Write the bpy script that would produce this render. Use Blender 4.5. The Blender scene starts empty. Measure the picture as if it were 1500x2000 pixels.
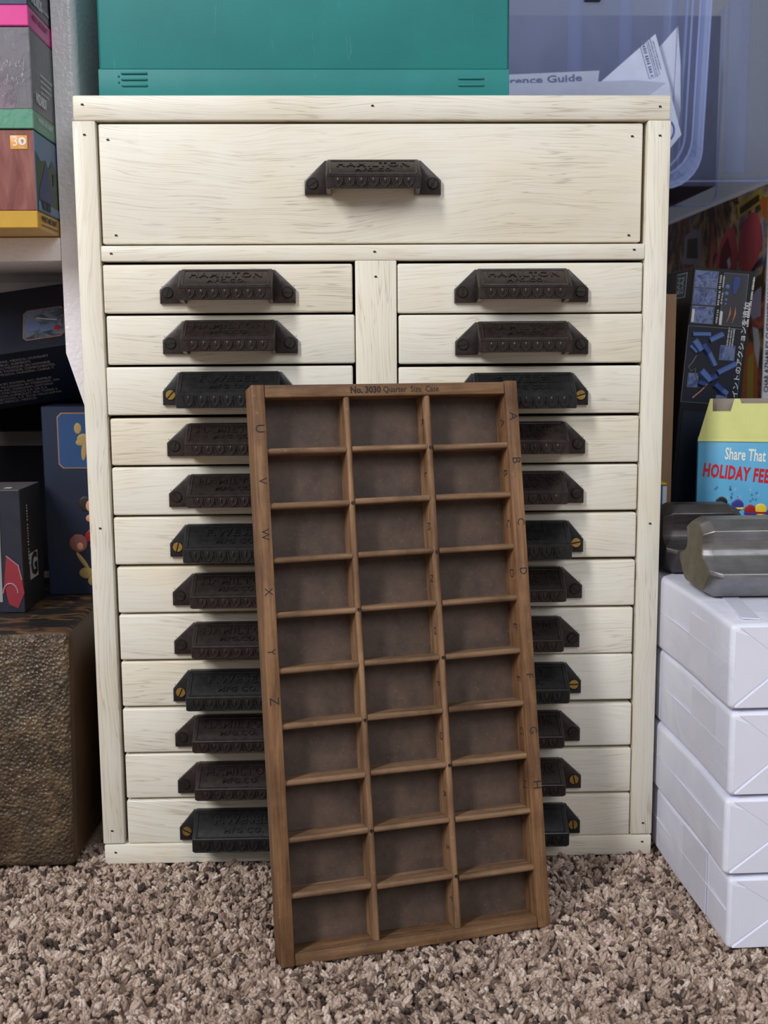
import bpy, bmesh, math, random
import numpy as np
from mathutils import Matrix, Vector
from math import sin, cos, radians, pi

random.seed(7)
scene = bpy.context.scene
COL = scene.collection

# ------------------------------------------------------------------ camera
def _rz(a): return Matrix(((cos(a), -sin(a), 0), (sin(a), cos(a), 0), (0, 0, 1)))
def _rx(a): return Matrix(((1, 0, 0), (0, cos(a), -sin(a)), (0, sin(a), cos(a))))
def _ry(a): return Matrix(((cos(a), 0, sin(a)), (0, 1, 0), (-sin(a), 0, cos(a))))
Rm = _rz(radians(-1.59)) @ _rx(radians(-7.99)) @ _ry(radians(.39))
right, fwd, up = Rm.col[0], Rm.col[1], Rm.col[2]
cam_data = bpy.data.cameras.new('camera')
cam = bpy.data.objects.new('camera', cam_data)
COL.objects.link(cam)
cm = Matrix((right, up, -fwd)).transposed().to_4x4()
cm.translation = Vector((-.0199, -.927, .4351))
cam.matrix_world = cm
cam_data.sensor_fit = 'VERTICAL'
cam_data.sensor_height = 36
cam_data.sensor_width = 27
cam_data.lens = 2185.28 * 36 / 2000
cam_data.clip_start = .01
cam_data.dof.use_dof = True
cam_data.dof.focus_distance = .89
cam_data.dof.aperture_fstop = 13
scene.camera = cam

# ------------------------------------------------------------------ light
W = bpy.data.worlds.new('world'); scene.world = W
W.use_nodes = True
W.node_tree.nodes['Background'].inputs[0].default_value = (.93, .96, 1, 1)
W.node_tree.nodes['Background'].inputs[1].default_value = .25

def area(name, loc, target, sx, sy, power, color):
    d = bpy.data.lights.new(name, 'AREA'); d.shape = 'RECTANGLE'; d.size = sx; d.size_y = sy
    d.energy = power; d.color = color
    o = bpy.data.objects.new(name, d); COL.objects.link(o)
    o.location = loc
    o.rotation_euler = (Vector(target) - Vector(loc)).to_track_quat('-Z', 'Y').to_euler()
    return o
area('window_daylight', (-1.40, -1.75, 1.85), (0, 0, .3), .30, 1.25, 54, (.97, .98, 1))
area('front_right_fill', (.75, -2.1, 1.75), (0, 0, .35), 1.4, 1.1, 20, (.93, .96, 1))  # fill lamp added at front right to lift the shaded sides

scene.view_settings.view_transform = 'Standard'
scene.view_settings.look = 'None'
scene.view_settings.exposure = -0.17
scene.view_settings.gamma = 1
scene.view_settings.use_curve_mapping = False

# ------------------------------------------------------------------ materials
def lin(c):
    return tuple(((v / 255) / 12.92 if v / 255 <= .04045 else ((v / 255 + .055) / 1.055) ** 2.4) for v in c) + (1,)

class NT:
    def __init__(s, name):
        s.m = bpy.data.materials.new(name); s.m.use_nodes = True
        s.t = s.m.node_tree; s.t.nodes.clear()
        s.out = s.n('ShaderNodeOutputMaterial'); s.b = s.n('ShaderNodeBsdfPrincipled')
        s.l(s.b.outputs[0], s.out.inputs[0])
    def n(s, typ, **kw):
        x = s.t.nodes.new(typ)
        for k, v in kw.items(): setattr(x, k, v)
        return x
    def l(s, a, b): s.t.links.new(a, b)
    def mix(s, f, a, b, mode='MIX'):
        x = s.n('ShaderNodeMix', data_type='RGBA', blend_type=mode)
        for i, v in ((0, f), (6, a), (7, b)):
            if hasattr(v, 'links'): s.l(v, x.inputs[i])
            else: x.inputs[i].default_value = v
        return x.outputs[2]
    def ramp(s, fac, stops, interp='LINEAR'):
        r = s.n('ShaderNodeValToRGB'); r.color_ramp.interpolation = interp
        e = r.color_ramp.elements
        while len(e) < len(stops): e.new(.5)
        for i, (p, c) in enumerate(stops):
            e[i].position = p; e[i].color = c if len(c) == 4 else tuple(c) + (1,)
        s.l(fac, r.inputs[0]); return r.outputs[0]
    def noise(s, vec, scale, detail=4, rough=.55, dist=0):
        x = s.n('ShaderNodeTexNoise'); x.inputs['Scale'].default_value = scale
        x.inputs['Detail'].default_value = detail; x.inputs['Roughness'].default_value = rough
        x.inputs['Distortion'].default_value = dist
        if vec is not None: s.l(vec, x.inputs['Vector'])
        return x.outputs['Fac']
    def coord(s, scale=(1, 1, 1), rnd=True, which='Object'):
        tc = s.n('ShaderNodeTexCoord')
        v = tc.outputs[which]
        if rnd:
            oi = s.n('ShaderNodeObjectInfo')
            m = s.n('ShaderNodeMath', operation='MULTIPLY'); m.inputs[1].default_value = 13.7
            s.l(oi.outputs['Random'], m.inputs[0])
            a = s.n('ShaderNodeVectorMath', operation='ADD'); s.l(v, a.inputs[0]); s.l(m.outputs[0], a.inputs[1])
            v = a.outputs[0]
        mp = s.n('ShaderNodeMapping'); mp.inputs['Scale'].default_value = scale
        s.l(v, mp.inputs['Vector']); return mp.outputs[0]
    def bump(s, h, strength=.3, dist=.001):
        b = s.n('ShaderNodeBump'); b.inputs['Strength'].default_value = strength
        b.inputs['Distance'].default_value = dist
        s.l(h, b.inputs['Height']); s.l(b.outputs[0], s.b.inputs['Normal'])
    def set(s, **kw):
        for k, v in kw.items():
            k = k.replace('_', ' ')
            if hasattr(v, 'links'): s.l(v, s.b.inputs[k])
            else: s.b.inputs[k].default_value = v
        return s

BW = ((0, 0, 0), (1, 1, 1))
def plain(name, c, rough=.5, metal=0, var=.12, vscale=60, bump=0, spec=.5):
    t = NT(name); v = t.coord()
    n = t.noise(v, vscale, 5)
    c = lin(c); lo = tuple(x * (1 - var) for x in c[:3]) + (1,); hi = tuple(min(1, x * (1 + var)) for x in c[:3]) + (1,)
    t.set(Base_Color=t.ramp(n, ((.3, lo), (.7, hi))), Roughness=rough, Metallic=metal)
    t.b.inputs['Specular IOR Level'].default_value = spec
    if bump: t.bump(n, bump, .001)
    return t.m

def painted_pine(name, axis):
    """cream paint-washed pine, grain lines along axis (0 = x, 2 = z)"""
    t = NT(name)
    v0 = t.coord((1, 1, 1))
    warp = t.n('ShaderNodeTexNoise'); warp.inputs['Scale'].default_value = 5; warp.inputs['Detail'].default_value = 2
    mpw = t.n('ShaderNodeMapping'); mpw.inputs['Scale'].default_value = (.8, 1, 1.6) if axis == 0 else (1.6, 1, .8)
    t.l(v0, mpw.inputs['Vector']); t.l(mpw.outputs[0], warp.inputs['Vector'])
    s = t.n('ShaderNodeVectorMath', operation='SCALE'); t.l(warp.outputs['Color'], s.inputs[0]); s.inputs['Scale'].default_value = .05
    a = t.n('ShaderNodeVectorMath', operation='ADD'); t.l(v0, a.inputs[0]); t.l(s.outputs[0], a.inputs[1])
    def grain(sx, sz, scale, detail):
        mp = t.n('ShaderNodeMapping'); mp.inputs['Scale'].default_value = (sx, 20, sz) if axis == 0 else (sz, 20, sx)
        t.l(a.outputs[0], mp.inputs['Vector']); return t.noise(mp.outputs[0], scale, detail, .5)
    n1 = grain(5, 190, 2.0, 1.5)
    line = t.ramp(n1, ((.472, (0, 0, 0)), (.497, (1, 1, 1)), (.503, (1, 1, 1)), (.528, (0, 0, 0))))
    n3 = grain(9, 420, 2.0, 2)
    fine = t.ramp(n3, ((.52, (0, 0, 0)), (.7, (1, 1, 1))))
    patch = t.noise(v0, 11, 3)
    pm = t.ramp(patch, ((.42, (0, 0, 0)), (.64, (1, 1, 1))))
    base = t.mix(pm, lin((238, 233, 219)), lin((233, 226, 210)))
    warm = t.noise(v0, 7, 3); wm = t.ramp(warm, ((.48, (0, 0, 0)), (.75, (.7, .7, .7))))
    base = t.mix(wm, base, lin((233, 216, 184)))
    def mul(x, k):
        m = t.n('ShaderNodeMath', operation='MULTIPLY'); t.l(x, m.inputs[0])
        if hasattr(k, 'links'): t.l(k, m.inputs[1])
        else: m.inputs[1].default_value = k
        return m.outputs[0]
    base = t.mix(mul(fine, .26), base, lin((196, 184, 158)))
    f3 = t.n('ShaderNodeMath', operation='ADD'); t.l(mul(mul(line, pm), .36), f3.inputs[0]); t.l(mul(line, .10), f3.inputs[1])
    base = t.mix(f3.outputs[0], base, lin((146, 130, 104)))
    vz = t.n('ShaderNodeTexVoronoi'); vz.inputs['Scale'].default_value = 5
    t.l(v0, vz.inputs['Vector'])
    knot = t.ramp(vz.outputs['Distance'], ((.0, (.5, .5, .5)), (.05, (0, 0, 0))))
    base = t.mix(knot, base, lin((190, 150, 112)))
    t.set(Base_Color=base, Roughness=.42)
    inv = t.n('ShaderNodeMath', operation='SUBTRACT'); inv.inputs[0].default_value = 1; t.l(f3.outputs[0], inv.inputs[1])
    t.bump(inv.outputs[0], .3, .0006)
    return t.m

def old_wood(name, axis, cols, stain=.6, rough=.55):
    t = NT(name)
    sc = [90, 90, 90]; sc[axis] = 5
    v0 = t.coord((1, 1, 1)); v = t.coord(tuple(sc))
    n = t.noise(v, 2.2, 6, .65, .4)
    c = t.ramp(n, ((.28, lin(cols[0])), (.52, lin(cols[1])), (.75, lin(cols[2]))))
    st = t.noise(v0, 22, 5, .6); sm = t.ramp(st, ((.46, (0, 0, 0)), (.72, (stain, stain, stain))))
    c = t.mix(sm, c, lin((58, 36, 26)))
    sp = t.noise(v0, 230, 2); spm = t.ramp(sp, ((.66, (0, 0, 0)), (.78, (.35, .35, .35))))
    c = t.mix(spm, c, lin((176, 134, 96)))
    t.set(Base_Color=c, Roughness=rough)
    t.b.inputs['Specular IOR Level'].default_value = .3
    t.bump(n, .35, .0008)
    return t.m

M = {}
M['pine_h'] = painted_pine('cream_pine_horizontal', 0)
M['pine_v'] = painted_pine('cream_pine_vertical', 2)
M['hole'] = plain('nail_hole_dark', (58, 50, 42), .9)
M['carcass'] = plain('gap_shade_and_shelf_brown', (38, 32, 27), .9)  # shade colour behind the drawers, also the dark bin shelf
M['iron'] = plain('brown_black_iron', (56, 47, 45), .31, .35, .3, 220, .1)
M['iron_black'] = plain('black_iron', (43, 42, 43), .33, .35, .3, 220, .14)
M['screw'] = plain('dark_screw', (60, 52, 47), .45, .7, .25, 300)
M['brass'] = plain('brass', (196, 160, 92), .35, .85, .2, 300)
M['slot'] = plain('screw_slot', (16, 14, 13), .8)
M['case_v'] = old_wood('walnut_brown_wood_upright', 2, ((84, 56, 40), (122, 88, 64), (150, 114, 86)))
M['case_h'] = old_wood('walnut_brown_wood_across', 0, ((82, 57, 40), (126, 94, 66), (156, 122, 88)))
M['case_side'] = old_wood('case_side_wood', 2, ((86, 58, 40), (132, 96, 66), (164, 126, 92)), .6)
M['case_div'] = old_wood('divider_wood', 2, ((92, 68, 50), (140, 106, 78), (176, 140, 106)), .5)
M['case_cross'] = old_wood('cross_divider_wood', 0, ((92, 68, 52), (136, 106, 80), (168, 134, 104)), .6)
M['ink'] = plain('dark_ink', (46, 38, 36), .8)
def fibreboard():
    t = NT('brown_fibreboard'); v = t.coord()
    n = t.noise(v, 35, 6, .65); n2 = t.noise(v, 420, 3)
    c = t.ramp(n, ((.3, lin((64, 49, 42))), (.7, lin((98, 78, 66)))))
    c = t.mix(t.ramp(n2, ((.6, (0, 0, 0)), (.75, (.4, .4, .4)))), c, lin((124, 100, 84)))
    t.set(Base_Color=c, Roughness=.6); t.bump(n2, .2, .0005); return t.m
M['fibre'] = fibreboard()
M['shelf_paint'] = None
def gloss_paint():
    t = NT('glossy_white_wall_paint'); v = t.coord(rnd=False)
    n = t.noise(v, 240, 3, .5); n2 = t.noise(v, 60, 3)
    t.set(Base_Color=t.ramp(n2, ((.3, lin((240, 234, 238))), (.7, lin((244, 239, 243))))), Roughness=.2)
    t.bump(n, .5, .002); return t.m
M['shelf_paint'] = gloss_paint()
M['wall'] = plain('matte_wall_paint', (150, 152, 158), .8, 0, .04, 80, .1)
M['teal'] = None
def teal_plastic():
    t = NT('teal_plastic'); v = t.coord(rnd=False)
    n = t.noise(v, 900, 2); n2 = t.noise(v, 9, 4)
    c = t.ramp(n2, ((.3, lin((24, 118, 118))), (.7, lin((32, 136, 134)))))
    vs = t.n('ShaderNodeMapping'); vs.inputs['Scale'].default_value = (60, 8, 9); vs.inputs['Rotation'].default_value = (0, .35, 0)
    t.l(v, vs.inputs['Vector'])
    s = t.noise(vs.outputs[0], 3, 5, .7, 1.2)
    sm = t.ramp(s, ((.66, (0, 0, 0)), (.76, (.28, .28, .28))))
    c = t.mix(sm, c, lin((150, 190, 186)))
    t.set(Base_Color=c, Roughness=.55); t.bump(n, .15, .0004); return t.m
M['teal'] = teal_plastic()
def carpet_mat():
    t = NT('carpet_yarn')
    g = t.n('ShaderNodeAttribute', attribute_name='yarn_tint')
    c = t.ramp(g.outputs['Fac'], ((0, lin((66, 56, 53))), (.08, lin((90, 76, 70))), (.17, lin((154, 131, 116))),
                                  (.55, lin((190, 166, 150))), (.85, lin((210, 187, 171))), (1, lin((228, 209, 195)))))
    v = t.coord((1, 1, 1), rnd=False)
    n = t.noise(v, 700, 3)
    c = t.mix(t.ramp(n, ((.36, (.5, .5, .5)), (.56, (0, 0, 0)))), c, lin((112, 94, 84)), 'MIX')
    t.set(Base_Color=c, Roughness=.9); t.b.inputs['Specular IOR Level'].default_value = .15
    t.bump(n, .6, .001); return t.m
M['carpet'] = carpet_mat()
M['carpet_base'] = plain('carpet_backing', (176, 152, 132), .95, 0, .35, 300, .5)
def paper_wrap():
    t = NT('white_paper_wrap'); v = t.coord()
    n = t.noise(v, 26, 4, .5, .6); n2 = t.noise(v, 600, 2)
    t.set(Base_Color=t.ramp(n, ((.3, lin((230, 231, 248))), (.7, lin((240, 241, 253))))), Roughness=.42)
    t.bump(n, .35, .004); return t.m
M['ream'] = paper_wrap()
M['ream_flap'] = plain('white_paper_flap', (237, 238, 252), .42, 0, .02, 40)
M['tape'] = plain('clear_tape_strip', (230, 231, 246), .25, 0, .02, 40)
M['steel'] = None
def steel(name, c, rough):
    t = NT(name); v0 = t.coord(); v = t.coord((6, 60, 60))
    n = t.noise(v, 5, 5, .6); n2 = t.noise(v0, 60, 5)
    cc = lin(c); lo = tuple(x * .72 for x in cc[:3]) + (1,)
    col = t.ramp(n2, ((.3, lo), (.65, cc)))
    t.set(Base_Color=col, Metallic=.85, Roughness=t.ramp(n, ((.3, (rough - .1,) * 3), (.7, (rough + .15,) * 3))))
    t.bump(n, .12, .0006); return t.m
M['steel'] = steel('worn_steel', (150, 149, 150), .4)
M['steel_end'] = steel('brownish_steel_end', (138, 131, 115), .6)
M['steel_dark'] = steel('dark_steel', (98, 92, 94), .42)

def translucent(name, tint, alpha, rough=.25):
    t = NT(name)
    tr = t.n('ShaderNodeBsdfTransparent'); tr.inputs[0].default_value = tint
    mx = t.n('ShaderNodeMixShader'); mx.inputs[0].default_value = alpha
    t.l(tr.outputs[0], mx.inputs[1]); t.l(t.b.outputs[0], mx.inputs[2]); t.l(mx.outputs[0], t.out.inputs[0])
    return t
tb = translucent('clear_bluish_plastic', (.93, .95, 1, 1), .11)
tb.set(Base_Color=lin((160, 172, 216)), Roughness=.22); M['bin'] = tb.m
tb = translucent('milky_plastic_rib', (.88, .92, 1, 1), .34)
tb.set(Base_Color=lin((178, 192, 240)), Roughness=.25); M['bin_rib'] = tb.m
ts = translucent('shrink_film', (1, 1, 1, 1), .13)
ts.set(Base_Color=(.9, .9, .95, 1), Roughness=.06)
_n = ts.noise(ts.coord(), 60, 3, .6, 1.5); ts.bump(_n, .9, .004); M['film'] = ts.m

def cm_(name, c, rough=.45, **k):
    if name not in M: M[name] = plain(name, c, rough, var=.05, **k)
    return M[name]

# ------------------------------------------------------------------ mesh helpers
def new_bm(): return bmesh.new()
def box(bm, x0, x1, y0, y1, z0, z1, bev=0, seg=2, mat=0, mtx=None):
    r = bmesh.ops.create_cube(bm, size=1)
    vs = r['verts']
    bmesh.ops.transform(bm, matrix=Matrix.Translation(((x0 + x1) / 2, (y0 + y1) / 2, (z0 + z1) / 2)) @ Matrix.Diagonal((x1 - x0, y1 - y0, z1 - z0, 1)), verts=vs)
    fs = set(f for v in vs for f in v.link_faces)
    if bev:
        es = list(set(e for v in vs for e in v.link_edges))
        rr = bmesh.ops.bevel(bm, geom=es, offset=bev, segments=seg, profile=.5, affect='EDGES', clamp_overlap=True)
        vs = list(set(rr['verts']) | set(v for v in vs if v.is_valid))
        fs = set(f for v in vs for f in v.link_faces)
    for f in fs: f.material_index = mat
    if mtx is not None: bmesh.ops.transform(bm, matrix=mtx, verts=[v for v in set(v for f in fs for v in f.verts)])
    return fs
def prism(bm, pts, a, b, axis='y', mat=0, mtx=None):
    """extrude polygon pts (2D) along axis from a to b; y: pts=(x,z); x: pts=(y,z); z: pts=(x,y)"""
    def P(p, t):
        return {'y': (p[0], t, p[1]), 'x': (t, p[0], p[1]), 'z': (p[0], p[1], t)}[axis]
    A = [bm.verts.new(P(p, a)) for p in pts]; B = [bm.verts.new(P(p, b)) for p in pts]
    fs = [bm.faces.new(A), bm.faces.new(B[::-1])]
    n = len(pts)
    for i in range(n):
        fs.append(bm.faces.new((A[i], B[i], B[(i + 1) % n], A[(i + 1) % n])))
    bmesh.ops.recalc_face_normals(bm, faces=fs)
    for f in fs: f.material_index = mat
    if mtx is not None: bmesh.ops.transform(bm, matrix=mtx, verts=A + B)
    return fs
def tube(bm, pts, r, n=6, mat=0, closed=False):
    rings = []
    pts = [Vector(p) for p in pts]
    for i, p in enumerate(pts):
        d = (pts[min(i + 1, len(pts) - 1)] - pts[max(i - 1, 0)]).normalized()
        u = d.cross(Vector((0, 1, .01))); u = u.normalized() if u.length > 1e-6 else Vector((1, 0, 0))
        w = d.cross(u)
        rings.append([bm.verts.new(p + (u * cos(2 * pi * k / n) + w * sin(2 * pi * k / n)) * r) for k in range(n)])
    for a, b in zip(rings, rings[1:]):
        for k in range(n):
            bm.faces.new((a[k], a[(k + 1) % n], b[(k + 1) % n], b[k])).material_index = mat
    for R_ in (rings[0], rings[-1]):
        bm.faces.new(R_).material_index = mat
def cyl(bm, c, r, h, axis='y', n=20, mat=0, r2=None):
    """disc/cylinder, from c going -axis by h for y (towards the viewer)"""
    rot = {'y': Matrix.Rotation(pi / 2, 4, 'X'), 'x': Matrix.Rotation(pi / 2, 4, 'Y'), 'z': Matrix.Identity(4)}[axis]
    rr = bmesh.ops.create_cone(bm, cap_ends=True, segments=n, radius1=r, radius2=r if r2 is None else r2, depth=h,
                               matrix=Matrix.Translation(c) @ rot)
    for f in set(f for v in rr['verts'] for f in v.link_faces): f.material_index = mat
def quad(bm, pts, mat=0):
    f = bm.faces.new([bm.verts.new(p) for p in pts]); f.material_index = mat; return f

_tc = {}
def text_geo(s, size, extrude=0, align='CENTER', bold=0, shear=0, space=1):
    key = (s, size, extrude, align, bold, shear, space)
    if key in _tc: return _tc[key]
    cu = bpy.data.curves.new('t', 'FONT'); cu.body = s; cu.size = size; cu.extrude = extrude
    cu.align_x = align; cu.align_y = 'CENTER'; cu.offset = bold; cu.resolution_u = 2; cu.shear = shear; cu.space_character = space
    o = bpy.data.objects.new('t', cu); COL.objects.link(o)
    dg = bpy.context.evaluated_depsgraph_get(); dg.update()
    me = bpy.data.meshes.new_from_object(o.evaluated_get(dg))
    vs = [tuple(v.co) for v in me.vertices]; fs = [tuple(p.vertices) for p in me.polygons]
    bpy.data.objects.remove(o); bpy.data.curves.remove(cu); bpy.data.meshes.remove(me)
    _tc[key] = (vs, fs); return _tc[key]
def text(bm, s, size, mtx, extrude=0, mat=0, sx=1, **k):
    """text in its XY plane, normal +Z, put through mtx"""
    vs, fs = text_geo(s, size, extrude, **k)
    V = [bm.verts.new(mtx @ Vector((v[0] * sx, v[1], v[2]))) for v in vs]
    for f in fs:
        try: bm.faces.new([V[i] for i in f]).material_index = mat
        except ValueError: pass
def scribble(bm, length, h, mtx, align='CENTER', mat=0, seed=1):
    """a line of print too small to read: short uneven strokes in the XY plane"""
    rg = random.Random(seed); x = -length / 2 if align == 'CENTER' else 0; end = x + length
    while x < end:
        w = h * rg.uniform(.25, .6)
        hh = h * rg.uniform(.7, 1.0)
        pts = [(x, -hh / 2), (x + w, -hh / 2), (x + w * .9, hh / 2), (x + w * .1, hh / 2)]
        bm.faces.new([bm.verts.new(mtx @ Vector((a, b, 0))) for a, b in pts]).material_index = mat
        x += w + h * (.22 if rg.random() < .8 else .6)
FRONT = Matrix(((1, 0, 0, 0), (0, 0, -1, 0), (0, 1, 0, 0), (0, 0, 0, 1)))     # XY plane -> XZ plane, normal -Y
LEFTF = Matrix(((0, 0, -1, 0), (-1, 0, 0, 0), (0, 1, 0, 0), (0, 0, 0, 1)))    # normal -X, text runs towards -Y
RIGHTF = Matrix(((0, 0, 1, 0), (1, 0, 0, 0), (0, 1, 0, 0), (0, 0, 0, 1)))     # normal +X, text runs towards +Y
def at(x, y, z, base=FRONT, rot=0):
    return Matrix.Translation((x, y, z)) @ base @ Matrix.Rotation(rot, 4, 'Z')

def obj(name, bm, mats, parent=None, loc=(0, 0, 0), smooth=35, M4=None):
    me = bpy.data.meshes.new(name)
    bm.to_mesh(me); bm.free()
    if not isinstance(mats, (list, tuple)): mats = [mats]
    for m in mats: me.materials.append(m)
    if smooth:
        me.polygons.foreach_set('use_smooth', [True] * len(me.polygons))
        me.set_sharp_from_angle(angle=radians(smooth))
    o = bpy.data.objects.new(name, me); COL.objects.link(o)
    if parent: o.parent = parent
    if M4 is not None: o.matrix_local = M4
    else: o.location = loc
    return o
def thing(name, label, cat, loc=(0, 0, 0), rot=(0, 0, 0), group=None):
    o = bpy.data.objects.new(name, None); COL.objects.link(o)
    o.empty_display_size = .02
    o.location = loc; o.rotation_euler = rot
    return tag(o, label, cat, group)
def tag(o, label, cat, group=None):
    o['label'] = label; o['category'] = cat
    if group: o['group'] = group
    return o
def struct(o): o['kind'] = 'structure'; return o

# ------------------------------------------------------------------ setting
FLOOR = -.008
bm = new_bm(); box(bm, -1.6, 1.6, -2.6, 1.42, FLOOR - .05, FLOOR)
struct(obj('floor', bm, M['carpet_base']))
bm = new_bm(); box(bm, -1.6, 1.6, 1.35, 1.42, FLOOR, 2.4)
struct(obj('wall_back', bm, M['wall']))
bm = new_bm(); box(bm, 1.5, 1.6, -1.0, 1.35, FLOOR, 2.4)
struct(obj('wall_right', bm, M['wall']))
bm = new_bm(); box(bm, -1.6, -1.5, -.2, 1.35, FLOOR, 2.4)
struct(obj('wall_left', bm, M['wall']))

# carpet pile: thousands of leaning twisted three-ply tufts in one mesh
def carpet():
    rng = np.random.default_rng(3)
    sp = .0052
    xs = np.arange(-.52, .56, sp); ys = np.arange(-.62, .05, sp)
    X, Y = np.meshgrid(xs, ys); X = X.ravel(); Y = Y.ravel()
    X = X + rng.normal(0, sp * .36, X.size); Y = Y + rng.normal(0, sp * .36, Y.size)
    keep = ~((X > -.234) & (X < .234) & (Y > .006))          # bare where things stand
    keep &= ~((X > .262) & (Y > -.155)); keep &= ~((X < -.266) & (Y > .0))
    X = X[keep]; Y = Y[keep]; n = X.size
    K, S, PLY = 6, 6, 3
    L = rng.uniform(.0090, .0125, n) * (1 + .15 * np.sin(X * 120 + 2 * np.sin(Y * 70)) * np.cos(Y * 110))
    ang = rng.uniform(0, 2 * pi, n); lean = rng.uniform(.05, .95, n)
    d0 = np.stack([np.cos(ang) * .25, np.sin(ang) * .25, np.ones(n)], 1)
    bend = np.stack([np.cos(ang) * np.sin(lean), np.sin(ang) * np.sin(lean), -.25 * np.sin(lean) ** 2], 1)
    base = np.stack([X, Y, np.full(n, FLOOR - .003)], 1)
    ts = np.array([0, .3, .55, .78, .95, 1.0]); rs = np.array([.85, 1.0, 1.12, 1.15, .85, .2])
    R_ = rng.uniform(.0012, .0018, n); H_ = R_ * rng.uniform(.75, 1.0, n)
    ph = rng.uniform(0, 6.28, n); tw = rng.uniform(2.2, 4.6, n)
    verts = np.zeros((n, PLY, K, S, 3))
    for p in range(PLY):
        dl = rng.uniform(.8, 1.05, n)
        for k, t in enumerate(ts):
            c = base + d0 * (t * L * dl)[:, None] + bend * (t * t * L * .75)[:, None]
            a = ph + 2 * pi * p / PLY + tw * t
            hr = H_ * (.9 + .25 * t)
            c = c + np.stack([np.cos(a) * hr, np.sin(a) * hr, np.zeros(n)], 1)
            d = d0 + bend * (1.5 * t); d /= np.linalg.norm(d, axis=1)[:, None]
            u = np.cross(d, np.array([0.3, 1, .2])); u /= np.linalg.norm(u, axis=1)[:, None]
            w = np.cross(d, u)
            for q in range(S):
                b = 2 * pi * q / S
                verts[:, p, k, q] = c + u * (np.cos(b) * R_ * rs[k])[:, None] + w * (np.sin(b) * R_ * rs[k])[:, None]
    idx = np.arange(n * PLY * K * S).reshape(n * PLY, K, S)
    faces = []
    for k in range(K - 1):
        for q in range(S):
            q2 = (q + 1) % S
            faces.append(np.stack([idx[:, k, q], idx[:, k, q2], idx[:, k + 1, q2], idx[:, k + 1, q]], 1))
    F = np.concatenate(faces)
    me = bpy.data.meshes.new('carpet_pile')
    V = verts.reshape(-1, 3)
    me.vertices.add(len(V)); me.vertices.foreach_set('co', V.astype(np.float32).ravel())
    me.loops.add(F.size); me.loops.foreach_set('vertex_index', F.astype(np.int32).ravel())
    me.polygons.add(len(F)); me.polygons.foreach_set('loop_start', (np.arange(len(F)) * 4).astype(np.int32))
    me.polygons.foreach_set('use_smooth', np.ones(len(F), bool))
    me.update()
    tint = np.clip(rng.uniform(0, 1, n)[:, None] + rng.normal(0, .1, (n, PLY)), 0, 1)
    at_ = me.attributes.new('yarn_tint', 'FLOAT', 'POINT')
    at_.data.foreach_set('value', np.repeat(tint.ravel(), K * S).astype(np.float32))
    me.materials.append(M['carpet'])
    o = bpy.data.objects.new('carpet_pile', me); COL.objects.link(o)
    o['kind'] = 'stuff'
    tag(o, 'speckled beige and brown twisted carpet pile covering the floor', 'carpet')
carpet()

# ------------------------------------------------------------------ built-in white bookcase on the left
bc = thing('bookcase', 'glossy white painted bookcase at the left edge, holding game boxes on its shelf', 'bookcase', (-.53, .21, FLOOR))
def bpart(name, bm, mat, smooth=35):
    bmesh.ops.translate(bm, verts=bm.verts, vec=(.53, -.21, -FLOOR)); return obj(name, bm, mat, bc, (0, 0, 0), smooth)
bm = new_bm()
prism(bm, [(-.2675, 1.5), (-.2469, 1.5), (-.2469, .372), (-.2672, .4385)], .06, .36)
bmesh.ops.bevel(bm, geom=[e for e in bm.edges if all(abs(v.co.y - .06) < 1e-5 for v in e.verts) and all(abs(v.co.x + .2469) < 1e-5 for v in e.verts)],
                offset=.007, segments=5, profile=.5, affect='EDGES')
bpart('side_panel', bm, M['shelf_paint'], 50)
bm = new_bm(); box(bm, -.80, -.2675, .06, .34, .5165, .5369, .002); bpart('shelf_board', bm, M['shelf_paint'])
bm = new_bm(); box(bm, -.80, -.2469, .34, .36, 0, 1.5); bpart('back_panel', bm, M['shelf_paint'])
bm = new_bm(); box(bm, -.82, -.80, .06, .36, FLOOR, 1.5); bpart('far_side_panel', bm, M['shelf_paint'])

# ------------------------------------------------------------------ drawer cabinet
cab = thing('drawer_cabinet', 'cream-painted wooden cabinet with one wide drawer above two columns of small drawers', 'cabinet')
HW, HT = .2385, .640
def nail(bm, x, z, y=-.0001, s=.0016):
    pts = [(x + s * (1.15 if k % 2 else .7) * cos(k * pi / 4 + .3), z + .62 * s * (1.1 if k % 3 else .6) * sin(k * pi / 4)) for k in range(8)]
    f = bm.faces.new([bm.verts.new((p[0], y, p[1])) for p in pts]); f.material_index = 1
    f.normal_update()
    if f.normal.y > 0: f.normal_flip()
def piece(name, x0, x1, z0, z1, mat, y0=0, y1=.02, bev=.0012, nails=()):
    cx, cz = (x0 + x1) / 2, (z0 + z1) / 2
    bm = new_bm(); box(bm, x0 - cx, x1 - cx, y0, y1, z0 - cz, z1 - cz, bev, 2)
    for (nx, nz) in nails: nail(bm, nx - cx, nz - cz, y0 - .00015)
    return obj(name, bm, [mat, M['hole']], cab, (cx, 0, cz))
piece('top_rail', -HW, HW, .6206, HT, M['pine_h'], bev=.0018, nails=[(-.2305, .6325), (-.001, .6315), (.2297, .6307)])
piece('stile', -.2395, -.2212, .0168, .6204, M['pine_v'], nails=[(-.2298, .6095), (-.2305, .2935), (-.2313, .0286)])
piece('stile', .2203, .2391, .0168, .6204, M['pine_v'], nails=[(.2302, .6083), (.2305, .2925), (.2312, .0270)])
piece('middle_rail', -.2208, .2203, .5112, .5236, M['pine_h'], nails=[(-.2124, .5172), (-.0002, .5178), (.2115, .5186)])
piece('centre_stile', -.0164, .0174, .0168, .5112, M['pine_v'], nails=[(.0005, .498)])
piece('bottom_rail', -.2388, .2390, -.002, .0158, M['pine_h'], bev=.0014, nails=[(-.2290, .0088), (.2310, .0098)])
bm = new_bm()
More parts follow.
